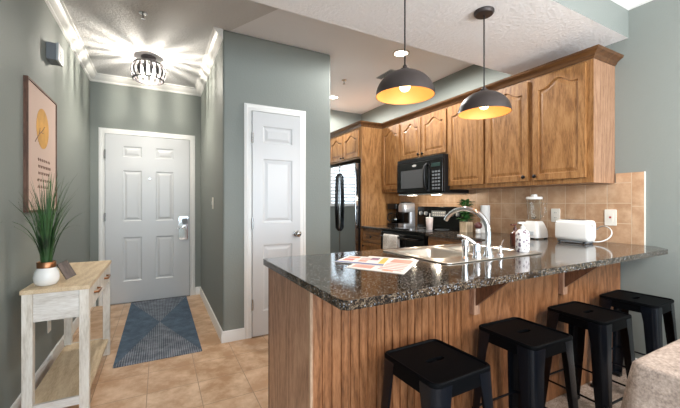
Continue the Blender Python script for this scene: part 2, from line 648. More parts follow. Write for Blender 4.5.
def casing(name, x0, x1, top, yw, wd, parent):
    m = MB()
    prof = [(0, 0), (.020, .0), (.020, .2 * wd), (.014, .45 * wd), (.017, .7 * wd), (.010, .9 * wd), (.008, wd), (0, wd)]
    # (thickness out of the wall, distance outward from the opening)
    rings = []
    for cx, cz, dx, dz in ((x0, 0, -1, 0), (x0, top, -1, 1), (x1, top, 1, 1), (x1, 0, 1, 0)):
        rings.append([(cx + dx * q, yw - t, cz + dz * q) for t, q in prof])
    m.loft(rings)
    return m.build(name, TRIM, parent, smooth=30)


DSTEP = [(.010, .008), (.022, .009), (.045, .002)]


def rect(x0, x1, z0, z1):
    return [(x0, z0), (x1, z0), (x1, z1), (x0, z1)]


# entry door
xd = -.566
d1 = thing('door_1', 'white six panel entry door with a chrome keypad lock at the end of the hall', 'door', (xd, YF, 0))
d1['kind'] = 'structure'
m = MB()
outl = []
for a, b in ((.175, .375), (.525, .725)):
    outl += [rect(a, b, .255, .79), rect(a, b, .985, 1.60), rect(a, b, 1.765, 1.895)]
m.panelled(.914, 2.03, .03, outl, lambda x, z, d: (xd + x, YF - .032 + d, .012 + z), DSTEP)
slab = m.build('door_slab', DOORW, d1)
casing('casing', xd - .006, xd + .92, 2.05, YF, .062, d1)
MB().box(xd - .004, xd + .918, YF - .05, YF - .001, 0, .011).build('threshold', STEEL, d1)
for z in (.28, 1.05, 1.80):
    MB().cyl((xd - .002, YF - .036, z - .05), (xd - .002, YF - .036, z + .05), .008).build('hinge', STEEL, d1)
lk = MB().prism([(x, YF - .033, z) for x, z in rrect(xd + .785, xd + .897, .745, 1.045, .02)], (0, -.012, 0)).build('lock_plate', CHROME, d1, smooth=35)
MB().cyl((xd + .855, YF - .045, .90), (xd + .855, YF - .085, .90), .026).build('rose', CHROME, lk, smooth=35)
MB().tube([(xd + .855, YF - .08, .90), (xd + .82, YF - .085, .90), (xd + .755, YF - .08, .895)], [.012, .011, .008]).build('lever_handle', CHROME, lk, smooth=60)
MB().prism([(x, YF - .045, z) for x, z in rrect(xd + .825, xd + .885, .945, 1.02, .012)], (0, -.02, 0)).build('keypad', GREYPL, lk)
MB().cyl((xd + .457, YF - .033, 1.52), (xd + .457, YF - .04, 1.52), .012).build('peephole', STEEL, d1)

# pantry door
x0, x1 = .735, 1.192
d2 = thing('door_2', 'narrow white three panel pantry door with a silver knob', 'door', (x0, YP, 0))
d2['kind'] = 'structure'
m = MB()
m.panelled(x1 - x0, 2.03, .03, [rect(.095, x1 - x0 - .08, a, b) for a, b in ((.22, .82), (1.02, 1.605), (1.75, 1.905))],
           lambda x, z, d: (x0 + x, YP - .032 + d, .012 + z), DSTEP)
m.build('door_slab', DOORW, d2)
casing('casing', x0 - .005, x1 + .005, 2.05, YP, .062, d2)
for z in (.30, 1.03, 1.80):
    MB().cyl((x0 - .001, YP - .036, z - .048), (x0 - .001, YP - .036, z + .048), .008).build('hinge', STEEL, d2)
MB().lathe([(.026, 0), (.026, .008), (.012, .012), (.012, .03), (.028, .04), (.031, .055), (.022, .07), (.004, .074)], (0, 0, 0), 24, axis='y').build('doorknob', STEEL, d2, smooth=50)
k = d2.children[-1]
for o in d2.children:
    if o.name.startswith('doorknob'):
        o.rotation_euler = (0, 0, PI)
        o.location = (x1 - x0 - .04, -.032, .925)
        for v in o.data.vertices:
            v.co += Vector((x0, YP, 0))

# kitchen window with blinds on the far wall (seen only in the refrigerator)
wn = thing('window_1', 'small kitchen window with white slatted blinds reflected in the refrigerator', 'window', (wx0, YF, wz0))
wn['kind'] = 'structure'
m = MB()
m.holed(rect(wx0 - .05, wx1 + .05, wz0 - .05, wz1 + .05), [rect(wx0, wx1, wz0, wz1)], lambda x, z, d: (x, YF - .015 + d, z), .014)
m.build('window_frame', TRIM, wn)
MB().box(wx0, wx1, YF + .07, YF + .074, wz0, wz1).build('pane', GLASS, wn)
m = MB()
z = wz0 + .02
while z < wz1 - .01:
    m.prism([(wx0 + .01, YF + .010, z), (wx0 + .01, YF + .050, z + .026), (wx0 + .01, YF + .050, z + .029), (wx0 + .01, YF + .010, z + .002)], (wx1 - wx0 - .02, 0, 0))
    z += .056
m.build('blinds', WPLAS, wn)

# backsplash tiles behind the counters
m = MB()
m.box(XR - .010, XR, 1.137, 3.80, .915, 1.365)
struct(m.build('backsplash', SPLASH, loc=(XR, 1.287, .912)))
EDGE = tiles('tan_border_tile', (180, 141, 108), (194, 154, 120), (212, 178, 146), (208, 184, 156), 0.30, 0.0028, 'yz', 0.4, 9.0, 0.5)
m = MB()
m.prism([(XR - .011, y, z) for y, z in ((1.065, .915), (1.137, .915), (1.137, 1.365), (1.232, 1.365), (1.232, 1.434), (1.065, 1.434))], (.011, 0, 0))
struct(m.build('backsplash_border', EDGE, loc=(XR, 1.437, 1.19)))
struct(MB().box(XR - .0115, XR, 1.061, 1.065, .915, 1.436).build('trim_3', IVORY))

# ------------------------------------------------------------------ kitchen cabinets
FX = 2.712


def arch_outline(w, h, st=.048, top=.042, amp=.058):
    """raised panel with a cathedral arch top"""
    x0, x1, z0, zs = st, w - st, st, h - top - amp
    pts = [(x0, z0), (x1, z0), (x1, zs)]
    n = 18
    for i in range(1, n):
        t = i / n
        x = x1 + (x0 - x1) * t
        q = min(1, max(0, 1 - abs(t - .5) / .40))
        s_ = q * q * (3 - 2 * q)
        pts.append((x, zs + amp * s_))
    pts.append((x0, zs))
    return pts


PSTEP = [(.003, .011), (.010, .012), (.034, .005)]


def cab_door(parent, y0, y1, z0, z1, xf, knob=None, arch=True, name='door'):
    """door in the plane x = xf facing -x"""
    wd, ht = y1 - y0, z1 - z0
    out = arch_outline(wd, ht) if arch else rect(.05, wd - .05, .04, ht - .04)
    m = MB()
    m.panelled(wd, ht, .018, [out], lambda a, b, d: (xf + d, y1 - a, z0 + b), PSTEP)
    o = m.build(name, OAK if arch or ht > wd else OAKH, parent)
    if knob:
        ky, kz = knob
        MB().lathe([(.006, 0), (.006, .010), (.015, .016), (.016, .022), (.010, .027), (.002, .028)], (0, 0, 0), 16, axis='x').build('knob', KNOB, o, smooth=50)
        kn = o.children[-1]
        for v in kn.data.vertices:
            c = v.co + ORG[o.name]
            v.co = Vector((xf - c.x, ky + c.y, kz + c.z)) - ORG[o.name]
        kn.data.flip_normals()
    return o


def upper(name, label, y0, y1, z0, z1, doors, xf=FX, xw=XR - .002, group='upper kitchen cabinets'):
    t = thing(name, label, 'cabinet', (xf, y0, z0), group)
    MB().box(xf, xw, y0, y1, z0, z1).build('carcass', OAKE, t)
    # face frame of rails and stiles just behind the doors
    MB().box(xf - .004, xf - .0002, y0, y1, z0, z1).build('face_frame', OAK, t)
    for (a, b, c, d, kn) in doors:
        cab_door(t, a, b, c, d, xf - .024, kn)
    return t


ZC0, ZC1 = 1.36, 2.24
upper('wall_cabinet', 'pair of arched oak cabinet doors with black knobs nearest the right wall', 1.241, 2.132, ZC0, ZC1,
      [(1.284, 1.671, 1.398, 2.222, (1.645, 1.43)), (1.714, 2.121, 1.398, 2.222, (1.74, 1.43))])
upper('wall_cabinet', 'single door oak wall cabinet directly right of the microwave', 2.134, 2.598, ZC0, ZC1,
      [(2.150, 2.586, 1.398, 2.222, None)])
upper('wall_cabinet', 'short two door oak cabinet above the black microwave', 2.600, 3.384, 1.738, ZC1,
      [(2.613, 2.990, 1.762, 2.222, (2.965, 1.79)), (3.012, 3.372, 1.762, 2.222, (3.037, 1.79))])
upper('wall_cabinet', 'narrow oak wall cabinet left of the microwave beside the tall panel', 3.386, 3.798, ZC0, ZC1,
      [(3.410, 3.775, 1.398, 2.222, None)])
upper('refrigerator_cabinet', 'two small arched oak doors above the refrigerator', 3.826, 4.80, 1.82, ZC1,
      [(3.850, 4.262, 1.845, 2.205, (4.235, 1.87)), (4.285, 4.70, 1.845, 2.205, (4.31, 1.87))], xf=2.372)
tag(MB().box(2.372, XR - .002, 3.80, 3.8245, 0, ZC1).build('end_panel', OAK, loc=(2.372, 3.80, 0)),
    'tall flat oak panel between the refrigerator and the back counter', 'cabinet panel')
CC = [(0, .0), (-.004, .0), (-.012, .012), (-.018, .026), (-.040, .042), (-.050, .046), (-.056, .062), (0, .062)]
# path runs so that the profile offset points outward (to the right of the walk)
m = MB().sweep([(2.372, 4.80), (2.372, 3.80), (FX - .004, 3.80), (FX - .004, 1.241), (XR - .002, 1.241)], [(o, h_) for o, h_ in CC], ZC1 + .001)
tag(m.build('cabinet_crown', OAKD, loc=(FX, 1.232, ZC1), smooth=30), 'dark oak crown moulding along the top of the wall cabinets', 'moulding')

# refrigerator
fr = thing('refrigerator', 'stainless steel side by side refrigerator with long black handles', 'refrigerator', (2.30, 3.86, 0))
MB().box(2.362, XR - .02, 3.845, 4.765, .02, 1.755).build('body', BLKPLAS, fr, bevel=.004)
for nm, a, b in (('fridge_door', 3.848, 4.285), ('freezer_door', 4.295, 4.762)):
    MB().box(2.302, 2.360, a, b, .10, 1.76).build(nm, FRSTEEL, fr, bevel=.012, seg=3)
for y in (4.262, 4.318):
    MB().tube([(2.30, y, .82), (2.262, y, .86), (2.252, y, 1.2), (2.262, y, 1.60), (2.30, y, 1.64)], [.012, .013, .015, .013, .012], 10).build('handle', BLKGLOSS, fr, smooth=60)
MB().box(2.33, 2.362, 3.85, 4.76, .02, .095).build('toe_grille', BLKPLAS, fr)

# microwave
YM0, YM1 = 2.575, 3.335
mw = thing('microwave', 'black over the range microwave under the oak cabinets', 'microwave', (2.61, YM0, 1.31))
MB().box(2.632, XR - .015, YM0 + .004, YM1 - .004, 1.325, 1.735).build('body', BLKPLAS, mw, bevel=.004)
MB().box(2.605, 2.632, YM0, YM1, 1.690, 1.735).build('vent_grille', BLKPLAS, mw, bevel=.004)
door = MB().box(2.600, 2.632, YM0 + .20, YM1, 1.335, 1.688).build('door', BLKGLOSS, mw, bevel=.006)
MB().prism([(2.599, y, z) for y, z in rrect(YM0 + .285, YM1 - .085, 1.39, 1.600, .012)], (-.003, 0, 0)).build('window', MWGLASS, door)
MB().tube([(2.60, YM0 + .235, 1.37), (2.568, YM0 + .235, 1.40), (2.560, YM0 + .235, 1.51), (2.568, YM0 + .235, 1.62), (2.60, YM0 + .235, 1.65)], [.014, .016, .018, .016, .014]).build('handle', BLKPLAS, door, smooth=60)
MB().prism([(2.599, y, z) for y, z in [(YM0 + .44 + .035 * math.cos(a), 1.648 + .013 * math.sin(a)) for a in [2 * PI * i / 20 for i in range(20)]]], (-.002, 0, 0)).build('emblem', WPLAS, door)
cp = MB().box(2.600, 2.632, YM0, YM0 + .198, 1.335, 1.688).build('control_panel', BLKGLOSS, mw, bevel=.006)
m = MB()
for r in range(6):
    for c in range(3):
        m.box(2.5975, 2.600, YM0 + .035 + c * .042, YM0 + .065 + c * .042, 1.365 + r * .036, 1.385 + r * .036)
o = m.build('keypad', GREYPL, cp)
MB().box(2.5975, 2.600, YM0 + .03, YM0 + .16, 1.61, 1.65).build('display', plain('green_display', (40, 60, 56), .2), cp)
un = MB().box(2.615, XR - .05, YM0 + .01, YM1 - .01, 1.310, 1.3245).build('underside', STEEL, mw)
for y in (YM0 + .18, YM1 - .18):
    MB().box(2.66, 2.72, y - .05, y + .05, 1.3065, 1.3095).build('task_lamp', BULBW, un)
    point('microwave_task_light', (2.72, y, 1.295), E_HOOD, (1.0, .86, .66), .02)

# ------------------------------------------------------------------ back run: counter, base cabinets, range
CZ0, CZ1 = .884, .915
XE = 2.36


def base_cab(label, y0, y1, fronts, xf=2.40):
    t = thing('base_cabinet', label, 'cabinet', (xf, y0, 0), 'base cabinets along the back wall')
    MB().box(xf, XR - .03, y0, y1, .10, CZ0 - .002).build('carcass', OAKE, t)
    MB().box(xf + .06, XR - .03, y0, y1, 0, .0995).build('toe_kick', BLKPLAS, t)
    for nm, a, b, c, d in fronts:
        cab_door(t, a, b, c, d, xf - .020, ((a + b) / 2, (c + d) / 2) if nm == 'drawer' else (b - .03, d - .05), False, nm)
    return t


base_cab('oak base cabinet with one drawer between the range and the tall panel', 3.342, 3.797,
         [('drawer', 3.355, 3.785, .72, .855), ('door', 3.355, 3.785, .12, .705)])
base_cab('oak base cabinet right of the range behind the sink', 1.86, 2.566,
         [('drawer', 1.90, 2.55, .72, .855), ('door', 1.90, 2.55, .12, .705)])

tag(MB().prism([(x, y, CZ0) for x, y in ((XE, 3.340), (XR - .0115, 3.340), (XR - .0115, 3.798), (XE, 3.798))], (0, 0, CZ1 - CZ0)).build('back_counter', GRAN, loc=(XE, 3.34, CZ0), bevel=.006),
    'short dark granite counter between the range and the tall panel', 'countertop')

# peninsula top: one L-shaped slab with a sink cut-out
PX0, PY0, PY1 = .484, .877, 1.774
outer = []
for i in range(6):
    a = PI + PI / 2 * i / 5
    outer.append((PX0 + .03 + .03 * math.cos(a), PY0 + .03 + .03 * math.sin(a)))
outer += [(2.875, .898), (2.893, .905), (XR - .0125, 1.00), (XR - .0125, 2.568), (XE, 2.568), (XE, PY1 + .02), (XE - .02, PY1)]
for i in range(6):
    a = PI / 2 + PI / 2 * i / 5
    outer.append((PX0 + .02 + .02 * math.cos(a), PY1 - .02 + .02 * math.sin(a)))
hole = rrect(1.235, 1.965, 1.262, 1.69, .05)
m = MB().holed(outer, [hole], lambda x, y, d: (x, y, CZ1 - d), CZ1 - CZ0)
tag(m.build('peninsula_counter', GRAN, loc=(PX0, PY0, CZ0), bevel=.007, seg=3), 'large speckled dark granite countertop of the peninsula holding the sink', 'countertop')

# peninsula base: beadboard and oak panels
pb = thing('kitchen_peninsula', 'oak peninsula with grooved beadboard front under the granite counter', 'kitchen island', (.53, 1.2, 0))
m = MB()
gx = .526
pts = [(.526, 1.2)]
while gx < 1.34:
    pts += [(gx + .0350, 1.2), (gx + .0370, 1.206), (gx + .0410, 1.206), (gx + .043, 1.2)]
    gx += .043
pts += [(1.398, 1.2), (1.398, 1.2135), (.526, 1.2135)]
m.prism([(x, y, 0) for x, y in pts], (0, 0, CZ0 - .001))
m.build('beadboard_panel', ISLW, pb)
MB().box(1.400, 2.196, 1.201, 1.218, 0, CZ0 - .001).build('front_panel', ISLW, pb)
MB().box(2.2, XR - .016, 1.201, 1.218, 0, CZ0 - .001).build('front_panel', ISLW, pb)
ISLE = wood('island_end_oak', (126, 90, 70), (162, 122, 98), (184, 146, 120), 'z', 0.4, 16, 1.0, 0.1)
MB().box(.518, .534, 1.214, 1.766, 0, CZ0 - .001).build('end_panel', ISLE, pb)
TRIMO = wood('corner_strip_oak', (150, 116, 90), (178, 146, 120), (196, 166, 140), 'z', .4)
MB().box(.513, .5255, 1.195, 1.2135, 0, CZ0 - .001).build('corner_trim', TRIMO, pb, bevel=.003)
MB().box(.536, 2.38, 1.735, 1.752, .10, CZ0 - .001).build('kitchen_side_front', ISLW, pb)
MB().box(.516, .534, 1.7665, 1.772, 0, CZ0 - .001).build('edge_strip', CORB, pb)
for cx in (1.42, 2.22):
    t = MB().box(cx - .022, cx + .022, 1.170, 1.1995, .645, CZ0 - .002).build('corbel', ISLE, pb)
    m = MB().prism([(cx - .010, y, z) for y, z in ((1.170, .690), (1.170, CZ0 - .002), (.985, CZ0 - .002), (.985, .855))], (.020, 0, 0))
    m.build('gusset', CORB, t)

# range
rg = thing('range', 'black electric range with backguard knobs left of the sink area', 'stove', (2.36, YM0, 0))
MB().box(2.38, XR - .03, YM0 + .003, YM1 - .003, .03, .905).build('body', BLKPLAS, rg)
ct = MB().box(2.350, XR - .09, YM0 + .001, YM1 - .001, .9055, .920).build('cooktop', DGLASS, rg, bevel=.004)
for x, y, r in ((2.52, 2.76, .09), (2.52, 3.15, .075), (2.78, 2.76, .075), (2.78, 3.15, .09)):
    MB().torus((x, y, .9202), r, .0015, 32, 6).build('burner_ring', GREYPL, ct)
bgd = MB().prism([(x, YM0 + .001, z) for x, z in ((XR - .10, .921), (XR - .085, 1.175), (XR - .03, 1.175), (XR - .03, .921))], (0, YM1 - YM0 - .002, 0)).build('backguard', BLKGLOSS, rg, bevel=.006)
for y in (YM0 + .08, YM0 + .17, YM1 - .17, YM1 - .08):
    kn = MB().lathe([(.026, -.001), (.024, -.024), (.012, -.028), (.002, -.028)], (XR - .091, y, 1.09), 20, axis='x').build('knob', GREYPL, bgd, smooth=40)
    MB().box(XR - .125, XR - .119, y - .003, y + .003, 1.075, 1.108).build('pointer', WPLAS, kn)
dp = MB().box(XR - .096, XR - .090, YM0 + .27, YM0 + .50, 1.055, 1.125).build('control_panel', GREYPL, bgd)
m = MB()
for r in range(2):
    for c in range(6):
        m.box(XR - .0985, XR - .096, YM0 + .285 + c * .034, YM0 + .307 + c * .034, 1.066 + r * .028, 1.080 + r * .028)
m.build('button', WPLAS, dp)
od = MB().box(2.352, 2.379, YM0 + .006, YM1 - .006, .24, .88).build('oven_door', BLKGLOSS, rg, bevel=.005)
MB().prism([(2.3515, y, z) for y, z in rrect(YM0 + .12, YM1 - .12, .36, .70, .02)], (-.002, 0, 0)).build('oven_window', DGLASS, od)
MB().tube([(2.352, YM0 + .06, .835), (2.312, YM0 + .06, .835), (2.308, YM0 + .09, .835), (2.308, YM1 - .09, .835), (2.312, YM1 - .06, .835), (2.352, YM1 - .06, .835)], .011).build('handle', BLKGLOSS, od, smooth=60)
MB().box(2.356, 2.379, YM0 + .006, YM1 - .006, .06, .23).build('storage_drawer', BLKGLOSS, rg, bevel=.005)
# towel over the oven handle
m = MB()
ty0, ty1 = 2.94, 3.20
rows = []
path = [(2.328, .60), (2.327, .70), (2.326, .80), (2.324, .84), (2.318, .8555), (2.308, .861), (2.298, .8555), (2.2925, .84), (2.291, .78), (2.289, .66), (2.287, .55)]
for i in range(13):
    y = ty0 + (ty1 - ty0) * i / 12
    rows.append([(x + .0025 * math.sin(i * 1.4) * max(0, (.86 - z) * 3) * (-1 if x > 2.30 else 1), y, z) for x, z in path])
m.loft(rows, False, False)
o = m.build('dish_towel', TOWELM, loc=(2.308, 3.07, .86), smooth=80)
o.modifiers.new('solid', 'SOLIDIFY').thickness = .004
tag(o, 'pale printed dish towel hanging over the oven door handle', 'towel')

# ------------------------------------------------------------------ sink and faucet
sk = thing('sink', 'double bowl stainless sink set into the granite peninsula', 'sink', (1.6, 1.45, .917))
b1, b2 = rrect(1.255, 1.585, 1.30, 1.675, .045), rrect(1.622, 1.945, 1.30, 1.675, .045)
m = MB().holed(rrect(1.208, 1.992, 1.165, 1.712, .035), [b1, b2], lambda x, y, d: (x, y, .922 - d), .0055)
m.build('sink_rim', SINKST, sk, bevel=.002)
for o_, c in ((b1, (1.42, 1.49)), (b2, (1.784, 1.49))):
    m = MB()
    rings = [[(p[0], p[1], .9215) for p in o_]]
    for ins, z in ((.004, .90), (.010, .78), (.022, .752), (.05, .742)):
        rings.append([(p[0], p[1], z) for p in offset_poly(o_, min(ins, .04))])
    m.loft(rings, False)
    m.holed(offset_poly(o_, .04), [], lambda x, y, d: (x, y, .742))
    bo = m.build('bowl', SINKST, sk, smooth=50)
    bo.modifiers.new('solid', 'SOLIDIFY').thickness = .0015
    MB().lathe([(.042, .743), (.042, .746), (.03, .746), (.026, .744)], (c[0], c[1], 0), 24).build('drain', CHROME, bo, smooth=40)

fc = thing('faucet', 'tall chrome gooseneck kitchen faucet with a curved lever behind the sink', 'faucet', (1.55, 1.215, .922))
sx = 1.562
MB().lathe([(.028, .922), (.028, .928), (.020, .940), (.018, .975)], (sx, 1.215, 0), 24).build('base', CHROME, fc, smooth=40)
sp = [(sx, 1.215, .97), (sx, 1.215, 1.05)]
for i in range(1, 13):
    a = PI * (1 - i / 12 * .86)
    sp.append((sx, 1.374 + .159 * math.cos(a), 1.055 + .124 * math.sin(a)))
sp.append((sx, 1.492, 1.085 + .03))
sp = sp[:-1]
MB().tube(sp, [.015] * 2 + [.015 - .0001 * i for i in range(12)], 14).build('spout', CHROME, fc, smooth=60)
hb = MB().lathe([(.024, .922), (.024, .928), (.019, .934), (.019, .985), (.016, .998), (.004, 1.002)], (1.474, 1.215, 0), 24).build('handle_body', CHROME, fc, smooth=40)
MB().tube([(1.474, 1.215, .985), (1.455, 1.235, 1.010), (1.440, 1.250, 1.026), (1.422, 1.265, 1.036), (1.405, 1.285, 1.036)], [.012, .011, .009, .008, .008], 12).build('lever', CHROME, hb, smooth=60)
ss = MB().lathe([(.020, .9225), (.020, .930), (.014, .936), (.013, .960), (.017, .985), (.017, 1.018), (.012, 1.026), (.003, 1.028)], (1.378, 1.208, 0), 24).build('side_sprayer', CHROME, loc=(1.378, 1.208, .9225), smooth=40)
tag(ss, 'upright chrome side sprayer left of the faucet lever', 'sprayer')
pt = thing('soap_pump', 'small chrome soap pump on the sink rim right of the spout', 'soap dispenser', (1.665, 1.215, .9225))
MB().lathe([(.017, .9225), (.017, .932), (.009, .938), (.009, .975), (.004, .978)], (1.665, 1.215, 0), 20).build('collar', CHROME, pt, smooth=40)
MB().tube([(1.665, 1.215, .972), (1.70, 1.235, .985), (1.735, 1.25, 1.0)], [.006, .005, .004], 10).build('nozzle', CHROME, pt, smooth=60)

# ------------------------------------------------------------------ things on the counters


def bottle(t, mats, c, z0, prof, body='bottle'):
    return MB().lathe(prof, (c[0], c[1], z0), 28).build(body, mats, t, smooth=45)


FLOR = plain('floral_print', (232, 226, 226), .3)
nt = FLOR.node_tree
v = coords(nt)
vo = nd(nt, 'ShaderNodeTexVoronoi')
vo.inputs['Scale'].default_value = 48
nt.links.new(v, vo.inputs['Vector'])
c = ramp(nt, vo.outputs['Distance'], [(0.30, lin((112, 92, 104))), (0.42, lin((238, 232, 230)))])
nt.links.new(c, nt.nodes['Principled BSDF'].inputs['Base Color'])
c0 = (1.895, 1.238)
sb = thing('soap_bottle', 'white floral soap bottle with a white pump at the right end of the sink', 'soap bottle', (c0[0], c0[1], .9225))
bottle(sb, FLOR, c0, .9225, [(.034, 0), (.038, .006), (.038, .112), (.024, .130), (.012, .135)])
MB().lathe([(.014, 1.058), (.014, 1.072), (.005, 1.074), (.005, 1.088)], (c0[0], c0[1], 0), 20).build('collar', WPLAS, sb, smooth=40)
MB().prism([(x, y, 1.0885) for x, y in rrect(c0[0] - .040, c0[0] + .012, c0[1] - .009, c0[1] + .009, .006)], (0, 0, .012)).build('pump_head', WPLAS, sb, bevel=.003)
c0 = (2.208, 1.497)
AMB = plain('amber_brown_bottle', (84, 44, 34), .15)
sb = thing('brown_bottle', 'dark brown pump bottle behind the white floral soap bottle', 'bottle', (c0[0], c0[1], .9155))
bottle(sb, AMB, c0, .9155, [(.028, 0), (.031, .005), (.031, .085), (.012, .102), (.012, .112)])
MB().lathe([(.013, 1.0285), (.013, 1.040), (.005, 1.042), (.005, 1.054)], (c0[0], c0[1], 0), 20).build('collar', AMB, sb, smooth=40)
MB().prism([(x, y, 1.0545) for x, y in rrect(c0[0] - .045, c0[0] + .012, c0[1] - .008, c0[1] + .008, .005)], (0, 0, .012)).build('pump_head', AMB, sb, bevel=.003)

# blender
bx, by = 2.80, 1.725
bl = thing('blender', 'white kitchen blender with a clear jar left of the toaster', 'blender', (bx, by, .9155))
m = MB()
rings = []
for z, a in ((.925, .080), (.935, .082), (.985, .078), (1.04, .060), (1.062, .048)):
    rings.append([(bx + p[0], by + p[1], z) for p in rrect(-a, a, -a, a, a * .35)])
m.loft(rings)
bs = m.build('motor_base', WPLAS, bl, smooth=45)
for dx in (-.06, .06):
    for dy in (-.06, .06):
        MB().cyl((bx + dx, by + dy, .9155), (bx + dx, by + dy, .926), .012).build('foot', BLKPLAS, bl)
MB().box(bx - .086, bx - .079, by - .045, by + .045, .948, .978).build('button_strip', LGREYPL, bs)
jr = MB().lathe([(.046, 1.063), (.050, 1.075), (.058, 1.235), (.059, 1.245), (.055, 1.245), (.053, 1.230), (.046, 1.080), (.010, 1.076)], (bx, by, 0), 12).build('jar', GLASS, bl, smooth=30)
MB().tube([(bx + .045, by - .037, 1.215), (bx + .072, by - .058, 1.21), (bx + .070, by - .056, 1.12), (bx + .045, by - .038, 1.10)], .008, 8).build('jar_handle', GLASS, jr, smooth=60)
MB().lathe([(.060, 1.2455), (.062, 1.252), (.062, 1.264), (.056, 1.268), (.024, 1.269), (.024, 1.284), (.018, 1.288), (.002, 1.288)], (bx, by, 0), 28).build('lid', WPLAS, bl, smooth=40)
m = MB()
for a in range(4):
    r = a * PI / 2
    m.prism([(bx + .005 * math.cos(r + 1.5), by + .005 * math.sin(r + 1.5), 1.082), (bx + .03 * math.cos(r), by + .03 * math.sin(r), 1.098), (bx + .005 * math.cos(r - 1.5), by + .005 * math.sin(r - 1.5), 1.082)], (0, 0, .002))
m.build('blade', STEEL, jr)

# toaster
tx, ty = 2.755, 1.385
to = thing('toaster', 'long white toaster with its cord looped toward the wall outlet', 'toaster', (tx, ty, .9155))
m = MB()
prof = [(p[0], p[1]) for p in rrect(-.064, .064, 0, .158, .034, 6)]
rings = []
for y, s_ in ((-.112, .90), (-.108, .96), (-.098, 1.0), (.098, 1.0), (.108, .96), (.112, .90)):
    rings.append([(tx + p[0] * s_, ty + y, .9295 + .079 + (p[1] - .079) * s_) for p in prof])
m.loft(rings)
tb = m.build('body', WPLAS, to, smooth=40)
for dx in (-.026, .026):
    MB().box(tx + dx - .010, tx + dx + .010, ty - .08, ty + .08, 1.0870, 1.0886).build('slot', BLKPLAS, tb)
MB().box(tx - .050, tx + .050, ty - .100, ty + .100, .9205, .9300).build('crumb_tray', GREYPL, to)
for dx in (-.045, .045):
    for dy in (-.085, .085):
        MB().cyl((tx + dx, ty + dy, .9155), (tx + dx, ty + dy, .9300), .010).build('foot', BLKPLAS, to)
MB().box(tx - .016, tx + .016, ty - .128, ty - .113, 1.045, 1.058).build('lever', WPLAS, to, bevel=.003)
pts = []
for i in range(25):
    t = i / 24
    a = -PI * .5 + t * PI * 1.35
    pts.append((tx + .03 + .19 * t, ty - .114 - .075 * math.cos(a) * (1 if t < .7 else 1) , .985 + .055 * math.sin(a)))
pts = [(tx + .03, ty - .105, .9345)] + pts
MB().tube(pts, .0045, 8).build('power_cord', WPLAS, to, smooth=60)


# wall plates
def plate(name, label, cat, y0, y1, z0, z1, x=XR - .0105, group=None, mode='outlet'):
    t = thing(name, label, cat, (x, (y0 + y1) / 2, z0), group)
    MB().prism([(x, y, z) for y, z in rrect(y0, y1, z0, z1, .006)], (-.006, 0, 0)).build('cover_plate', IVORY, t, bevel=.0015)
    ym, zm = (y0 + y1) / 2, (z0 + z1) / 2
    if mode == 'outlet':
        for dz in (-.022, .022):
            r = MB().prism([(x - .0062, y, z) for y, z in rrect(ym - .015, ym + .015, zm + dz - .013, zm + dz + .013, .010)], (-.0015, 0, 0)).build('receptacle', IVORY, t)
            m = MB()
            for dy in (-.006, .006):
                m.box(x - .0082, x - .0077, ym + dy - .0012, ym + dy + .0012, zm + dz - .003, zm + dz + .007)
            m.build('slot', BLKPLAS, r)
    else:
        r = MB().box(x - .008, x - .0062, ym - .018, ym + .018, zm - .034, zm + .034).build('receptacle', IVORY, t)
        MB().box(x - .0095, x - .0081, ym - .007, ym + .007, zm - .006, zm + .008).build('reset_button', plain('red_button', (170, 60, 50), .5), r)
    return t


plate('wall_outlet', 'cream outlet plate with a red button at the right end of the backsplash', 'outlet', 1.226, 1.302, 1.043, 1.165, mode='gfci')
plate('wall_outlet', 'cream outlet on the backsplash between the blender and the toaster', 'outlet', 1.627, 1.700, 1.050, 1.166)

# paper towel roll, plant box, small jar
rl = thing('paper_towel_roll', 'upright white paper towel roll against the tan backsplash', 'paper towels', (2.90, 2.29, .9155))
MB().lathe([(.055, .9155), (.055, .926)], (2.90, 2.29, 0), 28).build('stand', WPLAS, rl, smooth=40)
MB().lathe([(.045, .9265), (.046, .93), (.046, 1.19), (.044, 1.194), (.014, 1.194)], (2.90, 2.29, 0), 28).build('paper_roll', plain('paper', (240, 238, 234), .9), rl, smooth=40)
px_, py_ = 2.815, 2.455
pl_ = thing('potted_plant', 'small leafy green plant in a wood and white box pot near the range', 'plant', (px_, py_, .9155))
pot = MB()
a = .048
rings = [[(px_ + p[0] * s_, py_ + p[1] * s_, z) for p in rrect(-a, a, -a, a, .006, 2)] for z, s_ in ((.9155, .96), (1.020, 1.0), (1.020, .9), (1.005, .88))]
pot.loft(rings)
pot.build('pot', wood('pale_pot_wood', (196, 166, 130), (216, 190, 156), (230, 208, 180), 'z', .55), pl_)


def leaf(m, base, direction, length, width, droop):
    d = Vector(direction).normalized()
    side = d.cross(Vector((0, 0, 1)))
    if side.length < .01:
        side = Vector((1, 0, 0))
    side.normalize()
    rows = []
    for i in range(6):
        t = i / 5
        c = Vector(base) + d * length * t + Vector((0, 0, -droop * t * t))
        wv = width * math.sin(PI * (0.12 + 0.86 * t)) * .5
        rows.append([c - side * wv, c + Vector((0, 0, -wv * .3)), c + side * wv])
    m.loft(rows, False, False)


